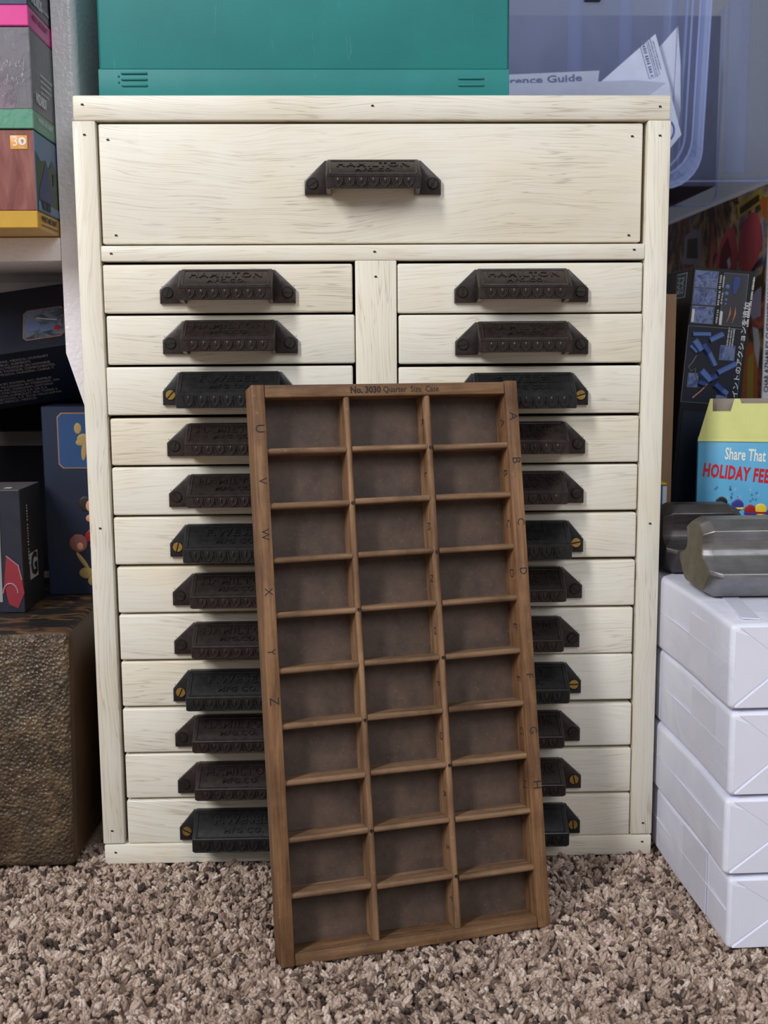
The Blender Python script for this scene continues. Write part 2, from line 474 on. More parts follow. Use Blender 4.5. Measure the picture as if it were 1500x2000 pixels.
box(bm, -.2380, -.2225, .021, .42, .0, .62); box(bm, .2225, .2380, .021, .42, .0, .62)
box(bm, -.238, .238, .0205, .42, .621, .6395, .001)
box(bm, -.222, .222, .0205, .42, .0, .0145); box(bm, -.222, .222, .405, .42, .0145, .62)
box(bm, -.222, .222, .0205, .405, .5125, .522); box(bm, -.015, .016, .0205, .405, .0145, .512)
ob = obj('carcass', bm, [M['pine_v']], cab)
bm = new_bm(); box(bm, -.221, .221, .06, .07, .016, .62)  # dark sheet behind the drawer fronts, stands in for shade in the gaps
obj('gap_shade_sheet', bm, M['carcass'], cab)

def handle_mesh(kind):
    """cast pull, origin at the bottom centre of its back, facing -y"""
    bm = new_bm()
    H = .0278; B = .0374 if kind == 'h' else .0412
    E = .0548
    # ears (back plate): one either side
    for s in (-1, 1):
        pts = [(s * E, .0006), (s * E, .0118), (s * (B + .001), H - .0006), (s * (B - .004), H - .0006), (s * (B - .004), .0006)]
        if s > 0: pts = pts[::-1]
        fs = prism(bm, pts, -.0042, 0, 'y')
        es = [e for f in fs for e in f.edges if all(v.co.y < -.004 for v in e.verts)]
        bmesh.ops.bevel(bm, geom=list(set(es)), offset=.0011, segments=2, profile=.5, affect='EDGES')
    lo = .0026 if kind == 'h' else -.0010
    rz, rp, lp = (.0124, .0266, .0258) if kind == 'h' else (.0105, .0262, .0258)
    # shell profile (y, z): outer then inner, open underneath
    prof = [(0, H), (-.0045, H), (-.0065, H - .0009), (-rp + .0006, rz + .0009), (-rp, rz), (-rp, rz - .0006), (-lp - .0004, rz - .0012), (-lp, lo + .0006), (-lp + .0008, lo),
            (-lp + .004, lo), (-rp + .0048, rz - .0025), (-.0062, H - .0050), (0, H - .0050)]
    prism(bm, prof, -B + .0015, B - .0015, 'x')
    # end walls, rounded outline, running down into the ears
    endp = [(0, H - .0006), (-.0045, H - .0004), (-.0065, H - .0013), (-rp + .001, rz + .0008), (-rp + .0002, rz), (-lp + .0002, lo + .0006), (-lp + .001, lo), (-.018, lo), (-.010, .0008), (0, .0006)]
    for s in (-1, 1):
        fs = prism(bm, endp, s * (B - .0038), s * B, 'x')
        es = [e for f in fs for e in f.edges if all(abs(v.co.x - s * B) < 1e-6 for v in e.verts)]
        bmesh.ops.bevel(bm, geom=list(set(es)), offset=.0012, segments=2, profile=.5, affect='EDGES')
    # sloped face frame
    p0 = Vector((0, -.0065, H - .0009)); p1 = Vector((0, -rp + .0006, rz + .0009))
    ex = Vector((1, 0, 0)); ey = (p0 - p1).normalized(); ez = ex.cross(ey)
    if ez.y > 0: ez = -ez
    fl = (p0 - p1).length
    F = Matrix((ex, ey, ez)).transposed().to_4x4(); F.translation = p1
    fb = B - .003
    for a, b, c, d in ((-fb, fb, fl - .0014, fl), (-fb, -fb + .0013, .0, fl), (fb - .0013, fb, .0, fl), (-fb, fb, 0, .0013)):
        box(bm, a, b, c, d, -.0002, .00055, .0003, 1, 0, F)
    T = Matrix.Translation
    if kind == 'h':
        text(bm, 'HAMILTON', .0104, F @ T((0, fl * .66, .0002)), .0006, sx=1.02, bold=.00014, space=1.12)
        text(bm, 'MFG.CO.', .0066, F @ T((.001, fl * .29, .0002)), .0006, sx=1.12, bold=.00008, space=1.1)
    else:
        text(bm, 'F.WESEL', .0105, F @ T((0, fl * .66, .0002)), .0007, sx=1.1, bold=.0003, space=1.15)
        text(bm, 'MFG CO.', .0066, F @ T((.002, fl * .27, .0002)), .0006, sx=1.15, bold=.0002, space=1.15)
    # egg-and-dart band
    zb0, zb1 = rz - .0016, lo + .0014
    yb = -lp - .0003
    k = 7; wid = (2 * B - .010) / k
    hh = (zb0 - zb1)
    for i in range(k):
        cx = -B + .005 + wid * (i + .5)
        arc = [(cx + wid * .42 * cos(a), yb, zb0 - .0002 - hh * .95 * sin(a)) for a in np.linspace(0, pi, 9)]
        tube(bm, arc, .00085, 6)
        r = bmesh.ops.create_uvsphere(bm, u_segments=10, v_segments=6, radius=1,
            matrix=T((cx, yb, zb0 - hh * .32)) @ Matrix.Diagonal((wid * .13, .0008, hh * .34, 1)))
        if i < k - 1:
            dx = cx + wid * .5
            tube(bm, [(dx, yb, zb0 - hh * .45), (dx, yb, zb1 + .0003)], .00045, 4)
    box(bm, -B + .002, B - .002, yb - .0006, yb + .001, lo + .0001, lo + .0012, .0003, 1)
    bmesh.ops.recalc_face_normals(bm, faces=bm.faces)
    return bm
def screw_bm():
    bm = new_bm()
    cyl(bm, (0, .0001, 0), .0050, .0004, 'y', 24, 1)
    cyl(bm, (0, -.0004, 0), .0042, .0012, 'y', 20, 0, .0039)
    box(bm, -.0038, .0038, -.0013, -.0008, -.0005, .0005, 0, 1, 1)
    return bm
_proto = {}
def handle(kind, parent, x, z):
    if kind not in _proto:
        o = obj('pull_handle', handle_mesh(kind), M['iron'] if kind == 'h' else M['iron_black'], parent, (x, 0, z), 30)
        _proto[kind] = o
    else:
        o = _proto[kind].copy(); COL.objects.link(o); o.parent = parent; o.location = (x, 0, z)
    return o
def screw(kind, parent, x, z, rot):
    if kind not in _proto:
        o = obj('screw', screw_bm(), [M[kind], M['slot']], parent, (x, -.0042, z)); _proto[kind] = o
    else:
        o = _proto[kind].copy(); COL.objects.link(o); o.parent = parent; o.location = (x, -.0042, z)
    o.rotation_euler = (0, rot, 0)
    if kind == 'brass': o['label'] = 'brass slotted screw'
    return o
def drawer(x0, x1, z0, z1, hk, sk, hx, hz, dy=0, nails=()):
    cx, cz = (x0 + x1) / 2, (z0 + z1) / 2
    bm = new_bm(); box(bm, x0 - cx, x1 - cx, 0, .019, z0 - cz, z1 - cz, .0016, 3)
    for (nx, nz) in nails: nail(bm, nx - cx, nz - cz, -.00015)
    if hk is not None and (x1 - x0) < .3:
        for sx in (-1, 1): nail(bm, hx - cx + sx * .0535, hz - cz + .0145, -.00015, .0005)
    d = obj('drawer', bm, [M['pine_h'], M['hole']], cab, (cx, .0008 + dy, cz))
    h = handle(hk, d, hx - cx, hz - cz)
    for sx in (-1, 1):
        screw(sk[0 if sx < 0 else 1], d, hx - cx + sx * .0483, hz - cz + .0090, random.uniform(-1.5, 1.5))
    return d
drawer(-.2197, .2172, .5251, .6187, 'h', ('screw', 'screw'), -.0013, .5622, .0022,
       [(-.2121, .6062), (-.2085, .5318), (.2085, .6083), (.2075, .5303)])
LX = [-.2202, -.2187, -.2206, -.2192, -.2193, -.2196, -.2184, -.2183, -.2183, -.2184, -.2180, -.2182]
LT = [.5087, .468, .4266, .3847, .3441, .3024, .2602, .2194, .1786, .1374, .0968, .0554]
LB = [.470, .4285, .3874, .346, .3043, .2625, .2212, .1804, .1395, .0986, .0574, .0162]
RX = [.2191, .2199, .2196, .2193, .2191, .2190, .2190, .2182, .2186, .2190, .2195, .2196]
RT = [.5086, .4674, .4251, .3835, .3429, .3019, .2614, .2202, .1793, .1355, .0952, .0538]
RB = [.4688, .4275, .3859, .3449, .3044, .2641, .2222, .1803, .1391, .098, .0559, .0162]
LS = [.4857, .4453, .4039, .3618, .3197, .2778, .2363, .1943, .1527, .1131, .0711, .0288]
RS = [.4851, .4429, .4013, .3609, .3196, .2778, .2381, .1953, .1547, .1121, .0696, .0283]
LTIP = [-.1743, -.1732, -.1746, -.1727, -.1724, -.1729, -.1721, -.1722, -.1744, -.1740, -.1732, -.1728]
RTIP = [.1740, .1747, .1755, .1737, .1732, .1735, .1733, .1719, .1739, .1738, .1754, .1753]
LK = 'hhwhhwhhwhhw'
for i in range(12):
    lk = LK[i]; rk = LK[i]
    ls = ('brass',) * 2 if lk == 'w' else ('screw',) * 2
    rs = ('brass',) * 2 if (rk == 'w' or i == 10) else ('screw',) * 2
    drawer(LX[i], LX[i] + .2016, LB[i], LT[i], lk, ls, LTIP[i] + .0548, LS[i] - .009, random.uniform(-.0004, .0006))
    drawer(RX[i] - .2010, RX[i], RB[i], RT[i], rk, rs, RTIP[i] - .0548, RS[i] - .009, random.uniform(-.0004, .0006))

# ------------------------------------------------------------------ the small printer's type case leaning in front
cy_, cl_ = radians(14.34), radians(10.66)
u_ = Vector((cos(cy_), sin(cy_), 0)); n_ = Vector((-sin(cy_), cos(cy_), 0))
v_ = n_ * sin(cl_) + Vector((0, 0, 1)) * cos(cl_)
w_ = u_.cross(v_)                    # towards the viewer
d_ = -w_                             # into the case
CM = Matrix((u_, d_, v_)).transposed().to_4x4(); CM.translation = Vector((-.0748, -.1758, -.0005))
case = thing('type_case', 'old brown wooden compartment case with three columns of cells leaning on the cream cabinet', 'type case')
case.matrix_world = CM
CWd, CHt, CD = .2100, .4223, .0256
def cpart(name, bm, mat, c=(0, 0, 0), smooth=40): return obj(name, bm, mat, case, c, smooth)
def rail(name, x0, x1, z0, z1, mat, y0=0, y1=CD, bev=.0009):
    cx, cz = (x0 + x1) / 2, (z0 + z1) / 2
    bm = new_bm(); box(bm, x0 - cx, x1 - cx, y0, y1, z0 - cz, z1 - cz, bev, 2)
    return cpart(name, bm, mat, (cx, 0, cz))
rail('side_rail', 0, .0101, 0, .4218, M['case_side'])
rail('side_rail', .1995, CWd, 0, .4225, M['case_side'])
rail('top_rail', .0103, .1992, .4122, .4216, M['case_h'], .0002)
rail('bottom_rail', .0103, .1992, .0, .0088, M['case_h'], .0002)
rail('back_panel', .009, .2005, .006, .417, M['fibre'], .0220, .0254, 0)
def round_front(bm, w, y0, y1, L, axis):
    r = w / 2
    pr_ = [(r * cos(a), y0 + r * .9 - r * .9 * sin(a)) for a in np.linspace(0, pi, 9)] + [(-r, y1), (r, y1)]
    if axis == 'z': prism(bm, pr_, -L / 2, L / 2, 'z')
    else: prism(bm, [(p[1], p[0]) for p in pr_], -L / 2, L / 2, 'x')
DV = [(.0723, .0724, .0046), (.1360, .1358, .0050)]
for (xt, xb, w) in DV:
    bm = new_bm(); round_front(bm, w, .0012, .0226, .4030, 'z')
    cpart('long_divider', bm, M['case_div'], ((xt + xb) / 2, 0, .2105))
cols = [(.0101, .0701), (.0747, .1335), (.1386, .1995)]
LROW = [.3703, .3301, .2902, .2498, .2092, .1688, .1277, .0869, .0466]
RROW = [.3698, .3313, .2906, .2505, .2096, .1693, .1285, .0865, .0428]
for k in range(9):
    for c, (a, b) in enumerate(cols):
        zb = LROW[k] + (RROW[k] - LROW[k]) * c / 2
        if c == 1: zb += .0004
        bm = new_bm(); round_front(bm, .0046, .0016, .0226, b - a, 'x')
        o = cpart('cross_divider', bm, M['case_cross'], ((a + b) / 2, 0, zb + .0023))
        o.rotation_euler = (0, random.uniform(-.006, .006), 0)
for (x, z) in ((.1362, .3722), (.0724, .3322), (.1362, .2920), (.0724, .2525), (.1362, .2118), (.0724, .1705), (.1362, .1305), (.1362, .0475), (.0724, .0890)):
    bm = new_bm(); cyl(bm, (0, 0, 0), .0013, .0012, 'y', 12); cpart('nail_head', bm, M['screw'], (x, .0010, z))
bm = new_bm(); text(bm, 'No. 3030', .0068, at(-.0215, 0, 0), .00005, bold=.00022, sx=.92)
text(bm, 'Quarter  Size  Case', .0066, at(.0145, 0, 0), .00005, bold=.00002, sx=.84)
cpart('stamped_lettering', bm, M['ink'], (.1085, .0001, .4168), 0)
marks = [('U', .0050, .3895), ('V', .0050, .3510), ('W', .0048, .3118), ('X', .0050, .2700), ('Y', .0046, .2262), ('Z', .0048, .1905),
         ('A', .2050, .3945), ('B', .2052, .3600), ('C', .2058, .3120), ('D', .2052, .2735), ('F', .2050, .1925), ('G', .2052, .1505), ('H', .2055, .1085)]
for ch, x, z in marks:
    bm = new_bm(); text(bm, ch, .0098 if ch in 'ABUZH' else .0084, at(0, 0, 0, FRONT, -pi / 2), .00005, bold=-.00004)
    cpart('pencilled_letter', bm, M['ink'], (x, -.0001, z), 0)
inner = [('A', .3905), ('B', .3510), ('C', .3110), ('D', .2720), ('E', .2310), ('F', .1900), ('G', .1490), ('H', .1080)]
for ch, z in inner:
    bm = new_bm(); text(bm, ch, .0105, at(0, 0, 0, LEFTF, -pi / 2), .00005, bold=-.0001)
    cpart('pencilled_letter', bm, M['ink'], (.1994, .0095, z), 0)
for ch, z in zip('KLMNOPQRST', (.3925, .352, .312, .272, .232, .192, .152, .108, .068, .03)):
    bm = new_bm(); text(bm, ch, .0085, at(0, 0, 0, LEFTF, -pi / 2), .00005, bold=-.0001)
    cpart('pencilled_letter', bm, M['ink'], (.1332, .0085, z), 0)

# ------------------------------------------------------------------ teal carrying case on top of the cabinet
tc = thing('carrying_case', 'teal green plastic case lying on top of the cream cabinet', 'case', (-.055, .012, .640))
bm = new_bm(); box(bm, -.1655, .1655, .004, .262, .0005, .21, .006, 3)
obj('lid', bm, M['teal'], tc)
bm = new_bm(); box(bm, -.1625, .1630, 0, .012, .0224, .21, .0008, 2)
obj('front_panel', bm, M['teal'], tc)
bm = new_bm(); box(bm, -.1645, .1645, -.0006, .012, .0008, .0223, .0007, 2)
obj('base_lip', bm, M['teal'], tc)
for cx, zs in ((-.1362, (.0192, .0145, .0098)), (.1337, (.0152, .0100))):
    for z in zs:
        bm = new_bm(); box(bm, -.0103, .0103, -.0013, .002, -.00085, .00085, .0006, 3)
        obj('raised_bar', bm, M['teal'], tc, (cx, -.0008, z))
for z in (.0168, .0121):
    bm = new_bm(); bmesh.ops.create_uvsphere(bm, u_segments=10, v_segments=6, radius=.0009)
    obj('raised_dot', bm, M['teal'], tc, (-.1485, -.0008, z))

# ------------------------------------------------------------------ card game boxes on the shelf
def art_mat(name, cols, scale=30, rough=.3, stretch=(1, 1, 1), dist=1.0, interp='LINEAR'):
    t = NT(name); v = t.coord(stretch)
    n = t.noise(v, scale, 6, .62, dist)
    k = len(cols)
    st = [(.25 + .5 * i / (k - 1), lin(c)) for i, c in enumerate(cols)]
    t.set(Base_Color=t.ramp(n, st, interp), Roughness=rough); M[name] = t.m; return t.m
art_mat('slate_card', [(58, 62, 84), (74, 80, 108), (96, 104, 130)], 14, .3)
art_mat('charcoal_card', [(66, 62, 70), (86, 82, 90), (104, 100, 106)], 10, .3)
art_mat('russet_card', [(118, 66, 62), (142, 88, 82), (164, 112, 104)], 40, .28, (2, 2, .5))
cm_('navy_card', (34, 38, 56), .3); cm_('pink_card', (224, 70, 152), .3); cm_('green_card', (58, 148, 112), .3)
cm_('gold_card', (204, 160, 62), .3); cm_('dark_card', (62, 60, 66), .3)
cm_('white_print', (228, 228, 232), .4); cm_('grey_print', (150, 148, 150), .4); cm_('orange_print', (232, 164, 74), .4)
cm_('black_print', (22, 22, 24), .4); cm_('dark_pink_print', (150, 30, 96), .4); cm_('silver_print', (206, 204, 210), .25)
cm_('olive_print', (92, 104, 70), .4); cm_('sky_print', (150, 178, 214), .4); cm_('indigo_print', (62, 72, 116), .4)
cm_('moss_print', (70, 88, 66), .4); cm_('dull_blue_print', (108, 134, 168), .4); cm_('pale_green_print', (96, 160, 90), .4)
gX = -.2684
def game_box(z0, z1, band, label, front, side, bandm):
    t = thing('card_game_box', label, 'game box', (gX, -.0045, z0), group=None)
    h = z1 - z0 - .0006
    bm = new_bm(); fs = box(bm, -.145, 0, 0, .125, band, h, .0007, 1)
    for f in bm.faces:
        if f.normal.x > .5: f.material_index = 1
    obj('carton', bm, [front, side], t)
    bm = new_bm(); box(bm, -.145, 0, 0, .125, 0.0, band, .0007, 1); obj('coloured_band', bm, bandm, t)
    return t, h
t1, h = game_box(.5372, .6132, .0135, 'russet and gold game box with an orange badge, bottom of the shelf stack', M['russet_card'], M['dull_blue_print'], M['gold_card'])
bm = new_bm(); box(bm, -.0068, .0068, -.0004, .0002, -.0053, .0053, .0012, 2)
bg = obj('anniversary_badge', bm, M['orange_print'], t1, (-.0120, -.0002, h - .0095))
bm = new_bm(); text(bm, '3', .0105, at(-.0028, -.0005, .0004), .00005, sx=.95); 
cyl(bm, (.0028, -.0005, .0008), .0031, .0002, 'y', 20, 0)
text(bm, 'YEARS', .0016, at(.0025, -.0005, -.0040), .00003)
for k in range(5):
    a = -.8 + .4 * k
    tube(bm, [(.0028, -.0008, -.0008), (.0028 + .0014 * sin(a), -.0008, .0008 + .0013 * cos(a))], .00022, 4, 1)
obj('badge_lettering', bm, [M['white_print'], M['orange_print']], bg, smooth=0)
bm = new_bm(); text(bm, 'S', .0082, at(-.0322, -.0004, .0068), .00005, bold=.0004); text(bm, 'g', .0075, at(-.0335, -.0004, .0262), .00005, bold=.0003)
obj('front_lettering', bm, M['white_print'], t1, smooth=0)
bm = new_bm()
cyl(bm, (-.0338, -.0002, .0195), .0018, .0004, 'y', 16); obj('green_dot', bm, M['pale_green_print'], t1)
bm = new_bm()
def side_poly(bm, pts, mat, x=.0003): 
    f = quad(bm, [(x, p[0], p[1]) for p in pts], mat); f.normal_update()
    if f.normal.x < 0: f.normal_flip()
side_poly(bm, [(0, .0136), (.12, .0136), (.12, .058), (.062, .052), (.05, .060), (.038, .051), (.03, .057), (.016, .054), (.0, .060)], 0)
side_poly(bm, [(0.006, .030), (.03, .056), (.05, .026), (.03, .016), (.006, .018)], 1, .0005)
side_poly(bm, [(0.002, .0145), (.12, .0145), (.12, .020), (.002, .022)], 2, .0006)
obj('landscape_art', bm, [M['moss_print'], M['indigo_print'], M['dull_blue_print']], t1, smooth=0)
bm = new_bm()
text(bm, 'WIZARDS', .0100, at(.0008, .010, .0190, RIGHTF), .00005, sx=.62, bold=.0004, align='LEFT')
text(bm, 'WHAT ARE DRAFT', .0062, at(.0006, .010, .0085, RIGHTF), .00005, sx=.9, bold=.0002, align='LEFT')
scribble(bm, .05, .0018, at(.0006, .010, .0035, RIGHTF), 'LEFT')
text(bm, 'F', .014, at(.0006, .052, .0435, RIGHTF), .00005, bold=.0003)
obj('side_lettering', bm, M['black_print'], t1, smooth=0)

t2, h = game_box(.6136, .6904, .0150, 'grey and green game box wrapped in clear film, middle of the shelf stack', M['charcoal_card'], M['dark_card'], M['green_card'])
bm = new_bm()
for i in range(46):
    x = random.uniform(-.034, -.004); z = random.choice((.047, .036)) + random.uniform(-.004, .004)
    if z < .04 and x < -.022: continue
    tube(bm, [(x, -.0005, z), (x + random.uniform(-.0008, .0008), -.0005, z + random.uniform(.0012, .004))], .0002, 4)
obj('silver_foil_script', bm, M['silver_print'], t2)
art_mat('pink_smoke_print', [(60, 56, 66), (110, 92, 108), (160, 132, 156)], 60, .2)
bm = new_bm()
side = [(-.145, .0152), (-.0145, .0152), (-.012, .022), (-.016, .040), (-.026, .056), (-.040, .060), (-.145, .058)]
f = quad(bm, [(p[0], -.0003, p[1]) for p in side]); f.normal_update()
if f.normal.y > 0: f.normal_flip()
obj('smoky_artwork', bm, M['pink_smoke_print'], t2, smooth=0)
bm = new_bm()
text(bm, 'WIZARDS', .0110, at(.0010, .008, .0250, RIGHTF), .00005, sx=.62, bold=.0004, align='LEFT')
text(bm, 'WHAT ARE DRAFT', .0058, at(.0010, .012, .0088, RIGHTF), .00005, sx=.9, align='LEFT')
for k, wd in enumerate((.036, .034, .032, .024)):
    scribble(bm, wd, .0020, at(.0010, .024, .046 - .0045 * k, RIGHTF), 'LEFT', seed=k)
obj('side_lettering', bm, M['silver_print'], t2, smooth=0)
bm = new_bm(); box(bm, -.1456, .0007, -.0009, .126, .0002, h, .0008, 2); obj('clear_film', bm, M['film'], t2)

t3, h = game_box(.6908, .768, .0155, 'slate blue and pink game box, top of the shelf stack', M['slate_card'], M['navy_card'], M['pink_card'])
bm = new_bm()
text(bm, 'WIZARDS', .0115, at(.0006, .008, .0240, RIGHTF), .00005, sx=.62, bold=.0004, align='LEFT')
scribble(bm, .02, .0022, at(.0006, .040, .0230, RIGHTF), 'LEFT')
obj('side_lettering', bm, M['silver_print'], t3, smooth=0)
bm = new_bm(); text(bm, 'WHAT ARE DRAFT', .0060, at(.0005, .010, .0095, RIGHTF), .00005, sx=.9, bold=.0002, align='LEFT')
obj('band_lettering', bm, M['dark_pink_print'], t3, smooth=0)

# ------------------------------------------------------------------ brown leathery chest on the floor
def leather_chest():
    t = NT('crackled_bronze'); v = t.coord(rnd=False)
    n = t.noise(v, 45, 6, .65, .8); n2 = t.noise(v, 18, 4, .6, 1.2)
    vo = t.n('ShaderNodeTexVoronoi'); vo.inputs['Scale'].default_value = 330; t.l(v, vo.inputs['Vector'])
    c = t.ramp(n, ((.3, lin((50, 39, 30))), (.5, lin((82, 66, 49))), (.7, lin((116, 96, 72)))))
    c = t.mix(t.ramp(n2, ((.5, (0, 0, 0)), (.62, (.6, .6, .6)))), c, lin((84, 72, 58)))
    t.set(Base_Color=c, Roughness=.3)
    mh = t.n('ShaderNodeMath', operation='MULTIPLY_ADD'); t.l(vo.outputs['Distance'], mh.inputs[0]); mh.inputs[1].default_value = .6; t.l(n, mh.inputs[2])
    t.bump(mh.outputs[0], .7, .004)
    return t.m
M['bronze'] = leather_chest()
ch = thing('leather_chest', 'bronze-brown crackled leather chest standing on the carpet left of the cream cabinet', 'chest', (-.386, -.007, -.001))
def chest_top():
    t = NT('black_brown_marbled_top'); v = t.coord((1, 3, 1), rnd=False)
    n = t.noise(v, 14, 5, .6, 2.0)
    t.set(Base_Color=t.ramp(n, ((.42, lin((26, 24, 24))), (.5, lin((40, 32, 26))), (.56, lin((104, 76, 50))), (.66, lin((36, 30, 27))))), Roughness=.5)
    t.bump(n, .4, .003); return t.m
M['chest_top'] = chest_top()
M['chest_side'] = plain('smooth_dark_brown_side', (74, 50, 32), .4, 0, .2, 20)
bm = new_bm()
fs = box(bm, -.130, .126, 0, .245, 0, .2085, .008, 4)
for f in bm.faces:
    if f.normal.z > .75: f.material_index = 1
    elif f.normal.x > .75: f.material_index = 2
for v in bm.verts: v.co.x += .0045 * (v.co.z / .21 - .4)
obj('chest_body', bm, [M['bronze'], M['chest_top'], M['chest_side']], ch, smooth=50)

# ------------------------------------------------------------------ boxes in the dark of the bookcase
art_mat('blue_box_card', [(11, 20, 38), (12, 30, 60), (10, 24, 48)], 7, .5)
cm_('bright_blue_print', (28, 70, 118), .5); cm_('copper_print', (150, 112, 92), .4); cm_('tan_print', (170, 142, 88), .5)
cm_('red_print', (150, 30, 40), .4); cm_('skin_print', (206, 150, 120), .5); cm_('hair_print', (40, 26, 24), .5); cm_('green_print', (40, 140, 60), .5)
bb = thing('toy_box', 'blue toy box standing on the bronze chest with a framed sky-blue picture', 'toy box', (-.280, .140, .2078))
bm = new_bm(); box(bm, -.0335, .020, 0, .07, 0, .1815, .0008, 1); obj('carton', bm, M['blue_box_card'], bb)
def frame_poly(x0, x1, z0, z1, c):
    return [(x0 + c, z0), (x1 - c, z0), (x1, z0 + c), (x1, z1 - c), (x1 - c, z1), (x0 + c, z1), (x0, z1 - c), (x0, z0 + c)]
bm = new_bm(); prism(bm, frame_poly(-.0190, .0198, .1225, .1755, .004), -.0003, .0002, 'y')
obj('picture_border', bm, M['copper_print'], bb, smooth=0)
bm = new_bm(); prism(bm, frame_poly(-.0178, .0190, .1237, .1743, .0036), -.0006, .0002, 'y')
fig = lambda bm, x, z, rx, rz, mat, y=-.0008: bmesh.ops.create_uvsphere(bm, u_segments=12, v_segments=8, radius=1, matrix=Matrix.Translation((x, y, z)) @ Matrix.Diagonal((rx, .0006, rz, 1)))
def blob(bm, x, z, rx, rz, mat, y=-.0008, rot=0):
    r = bmesh.ops.create_uvsphere(bm, u_segments=12, v_segments=8, radius=1, matrix=Matrix.Translation((x, y, z)) @ Matrix.Rotation(rot, 4, 'Y') @ Matrix.Diagonal((rx, .0005, rz, 1)))
    for f in set(f for v in r['verts'] for f in v.link_faces): f.material_index = mat
blob(bm, .0005, .1605, .0035, .0052, 1); blob(bm, .0055, .150, .0062, .0055, 1); blob(bm, .0055, .139, .0025, .009, 1, rot=.1); blob(bm, .0025, .147, .0045, .003, 1)
obj('picture', bm, [M['bright_blue_print'], M['tan_print']], bb, smooth=0)
bm = new_bm()
blob(bm, .0045, .0885, .0062, .0072, 0); blob(bm, .0085, .0865, .0035, .0052, 1, -.0012); blob(bm, .0150, .0920, .0035, .006, 2)
blob(bm, .0085, .0745, .0040, .0035, 1)
blob(bm, -.0035, .0505, .0085, .0088, 3); blob(bm, -.0020, .0475, .0030, .0036, 1, -.0014); blob(bm, .0130, .0590, .011, .0068, 4, rot=-.4); blob(bm, .0130, .0480, .0055, .0060, 5, -.0014)
blob(bm, .0000, .0330, .0022, .0105, 6, rot=-.6); blob(bm, .0030, .0215, .0070, .0055, 6); blob(bm, .0085, .0140, .0045, .0050, 6, rot=.5); blob(bm, .0145, .0280, .005, .0035, 6); blob(bm, .012, .0095, .004, .0028, 1)
obj('character_print', bm, [M['hair_print'], M['skin_print'], M['green_print'], M['russet_card'], M['red_print'], M['tan_print'], M['tan_print']], bb)

db = thing('dark_filler_box', 'plain black filler box added to darken the back behind the dark kit box', 'box', (-.42, .264, .2078))  # added black filler, stands in for the darkness under the shelf
bm = new_bm(); box(bm, -.33, .148, 0, .072, 0, .25, .001, 1); obj('carton', bm, cm_('shade_filler_black', (10, 10, 16), .9, spec=.1), db)
bm = new_bm(); box(bm, .02, .075, -.0004, .0002, .135, .150, 0); obj('brown_label', bm, cm_('dark_brown_print', (48, 34, 30), .5), db, smooth=0)
art_mat('space_card', [(20, 22, 32), (32, 34, 48), (46, 48, 64)], 12, .45)
kb = thing('kit_box', 'dark model kit box with a pointed red shape on its front, on the bronze chest', 'kit box', (-.3155, .0660, .2078))
bm = new_bm(); fs = box(bm, -.14, 0, 0, .066, 0, .111, .0006, 1)
for f in bm.faces:
    if f.normal.x > .5: f.material_index = 1
    elif f.normal.z > .5: f.material_index = 2
cm_('grey_top_print', (96, 94, 96), .4)
obj('carton', bm, [M['space_card'], M['black_print'], M['grey_top_print']], kb)
bm = new_bm()
prism(bm, [(-.0175, .026), (-.0145, .052), (-.004, .043), (-.0015, .030), (.0, .018), (-.006, .004), (-.014, .008)], -.0005, 0, 'y', 0)
prism(bm, [(-.0225, .010), (-.0200, .105), (-.0178, .106), (-.0190, .060), (-.0195, .01)], -.0006, 0, 'y', 1)
tube(bm, [(-.012 + .0065 * cos(a), -.0008, .018 + .009 * sin(a)) for a in np.linspace(0, pi, 9)], .0008, 5, 2)
tube(bm, [(-.0145, -.0008, .052), (-.004, -.0008, .043), (-.0015, -.0008, .030)], .0006, 5, 2)
cm_('dull_red_print', (142, 44, 56), .35); cm_('pink_grey_print', (168, 120, 126), .35)
obj('front_artwork', bm, [M['dull_red_print'], M['grey_print'], M['pink_grey_print']], kb, smooth=0)
bm = new_bm()
scribble(bm, .055, .0042, at(.0005, .018, .068, RIGHTF, -pi / 2))
prism(bm, [(.020, .026), (.045, .026), (.045, .050), (.020, .050)], .0002, .0005, 'x', 0)
text(bm, 'G', .028, at(.0009, .0325, .038, RIGHTF), .00003, mat=1, bold=.001)
obj('side_print', bm, [M['grey_print'], M['black_print']], kb, smooth=0)
bm = new_bm(); scribble(bm, .05, .012, Matrix.Translation((-.042, .016, .1112)))
obj('top_lettering', bm, M['white_print'], kb, smooth=0)

art_mat('midnight_card', [(8, 13, 24), (12, 22, 42), (9, 16, 32)], 6, .5)
nb = thing('large_toy_box', 'large midnight blue toy box wedged tilted under the white shelf', 'toy box', (-.310, .125, .4440), (0, 0, 0))
ROLL = Matrix.Rotation(radians(-8), 4, 'Y') @ Matrix.Rotation(radians(-36), 4, 'X')
# local: edge along x at origin; upper face rises (z), lower face recedes (y)
nb.matrix_world = Matrix.Translation((-.310, .122, .4430)) @ ROLL
bm = new_bm(); box(bm, -.12, .0412, 0, .085, 0, .073, .0008, 1); obj('carton', bm, M['midnight_card'], nb)
art_mat('battle_photo', [(26, 28, 30), (60, 66, 74), (104, 116, 136), (84, 74, 64)], 60, .4, (1, 1, 1.6), 1.5)
bm = new_bm(); prism(bm, frame_poly(-.0125, .0265, .0105, .0455, .0035), -.0003, .0002, 'y'); obj('picture_border', bm, M['copper_print'], nb, smooth=0)
bm = new_bm(); prism(bm, frame_poly(-.0115, .0255, .0115, .0445, .003), -.0006, .0002, 'y')
blob(bm, -.003, .026, .008, .0055, 1, rot=.3); blob(bm, .010, .022, .007, .004, 1); tube(bm, [(.000, -.0010, .0345), (.020, -.0010, .0290)], .0009, 5, 2); blob(bm, .020, .020, .003, .003, 3)
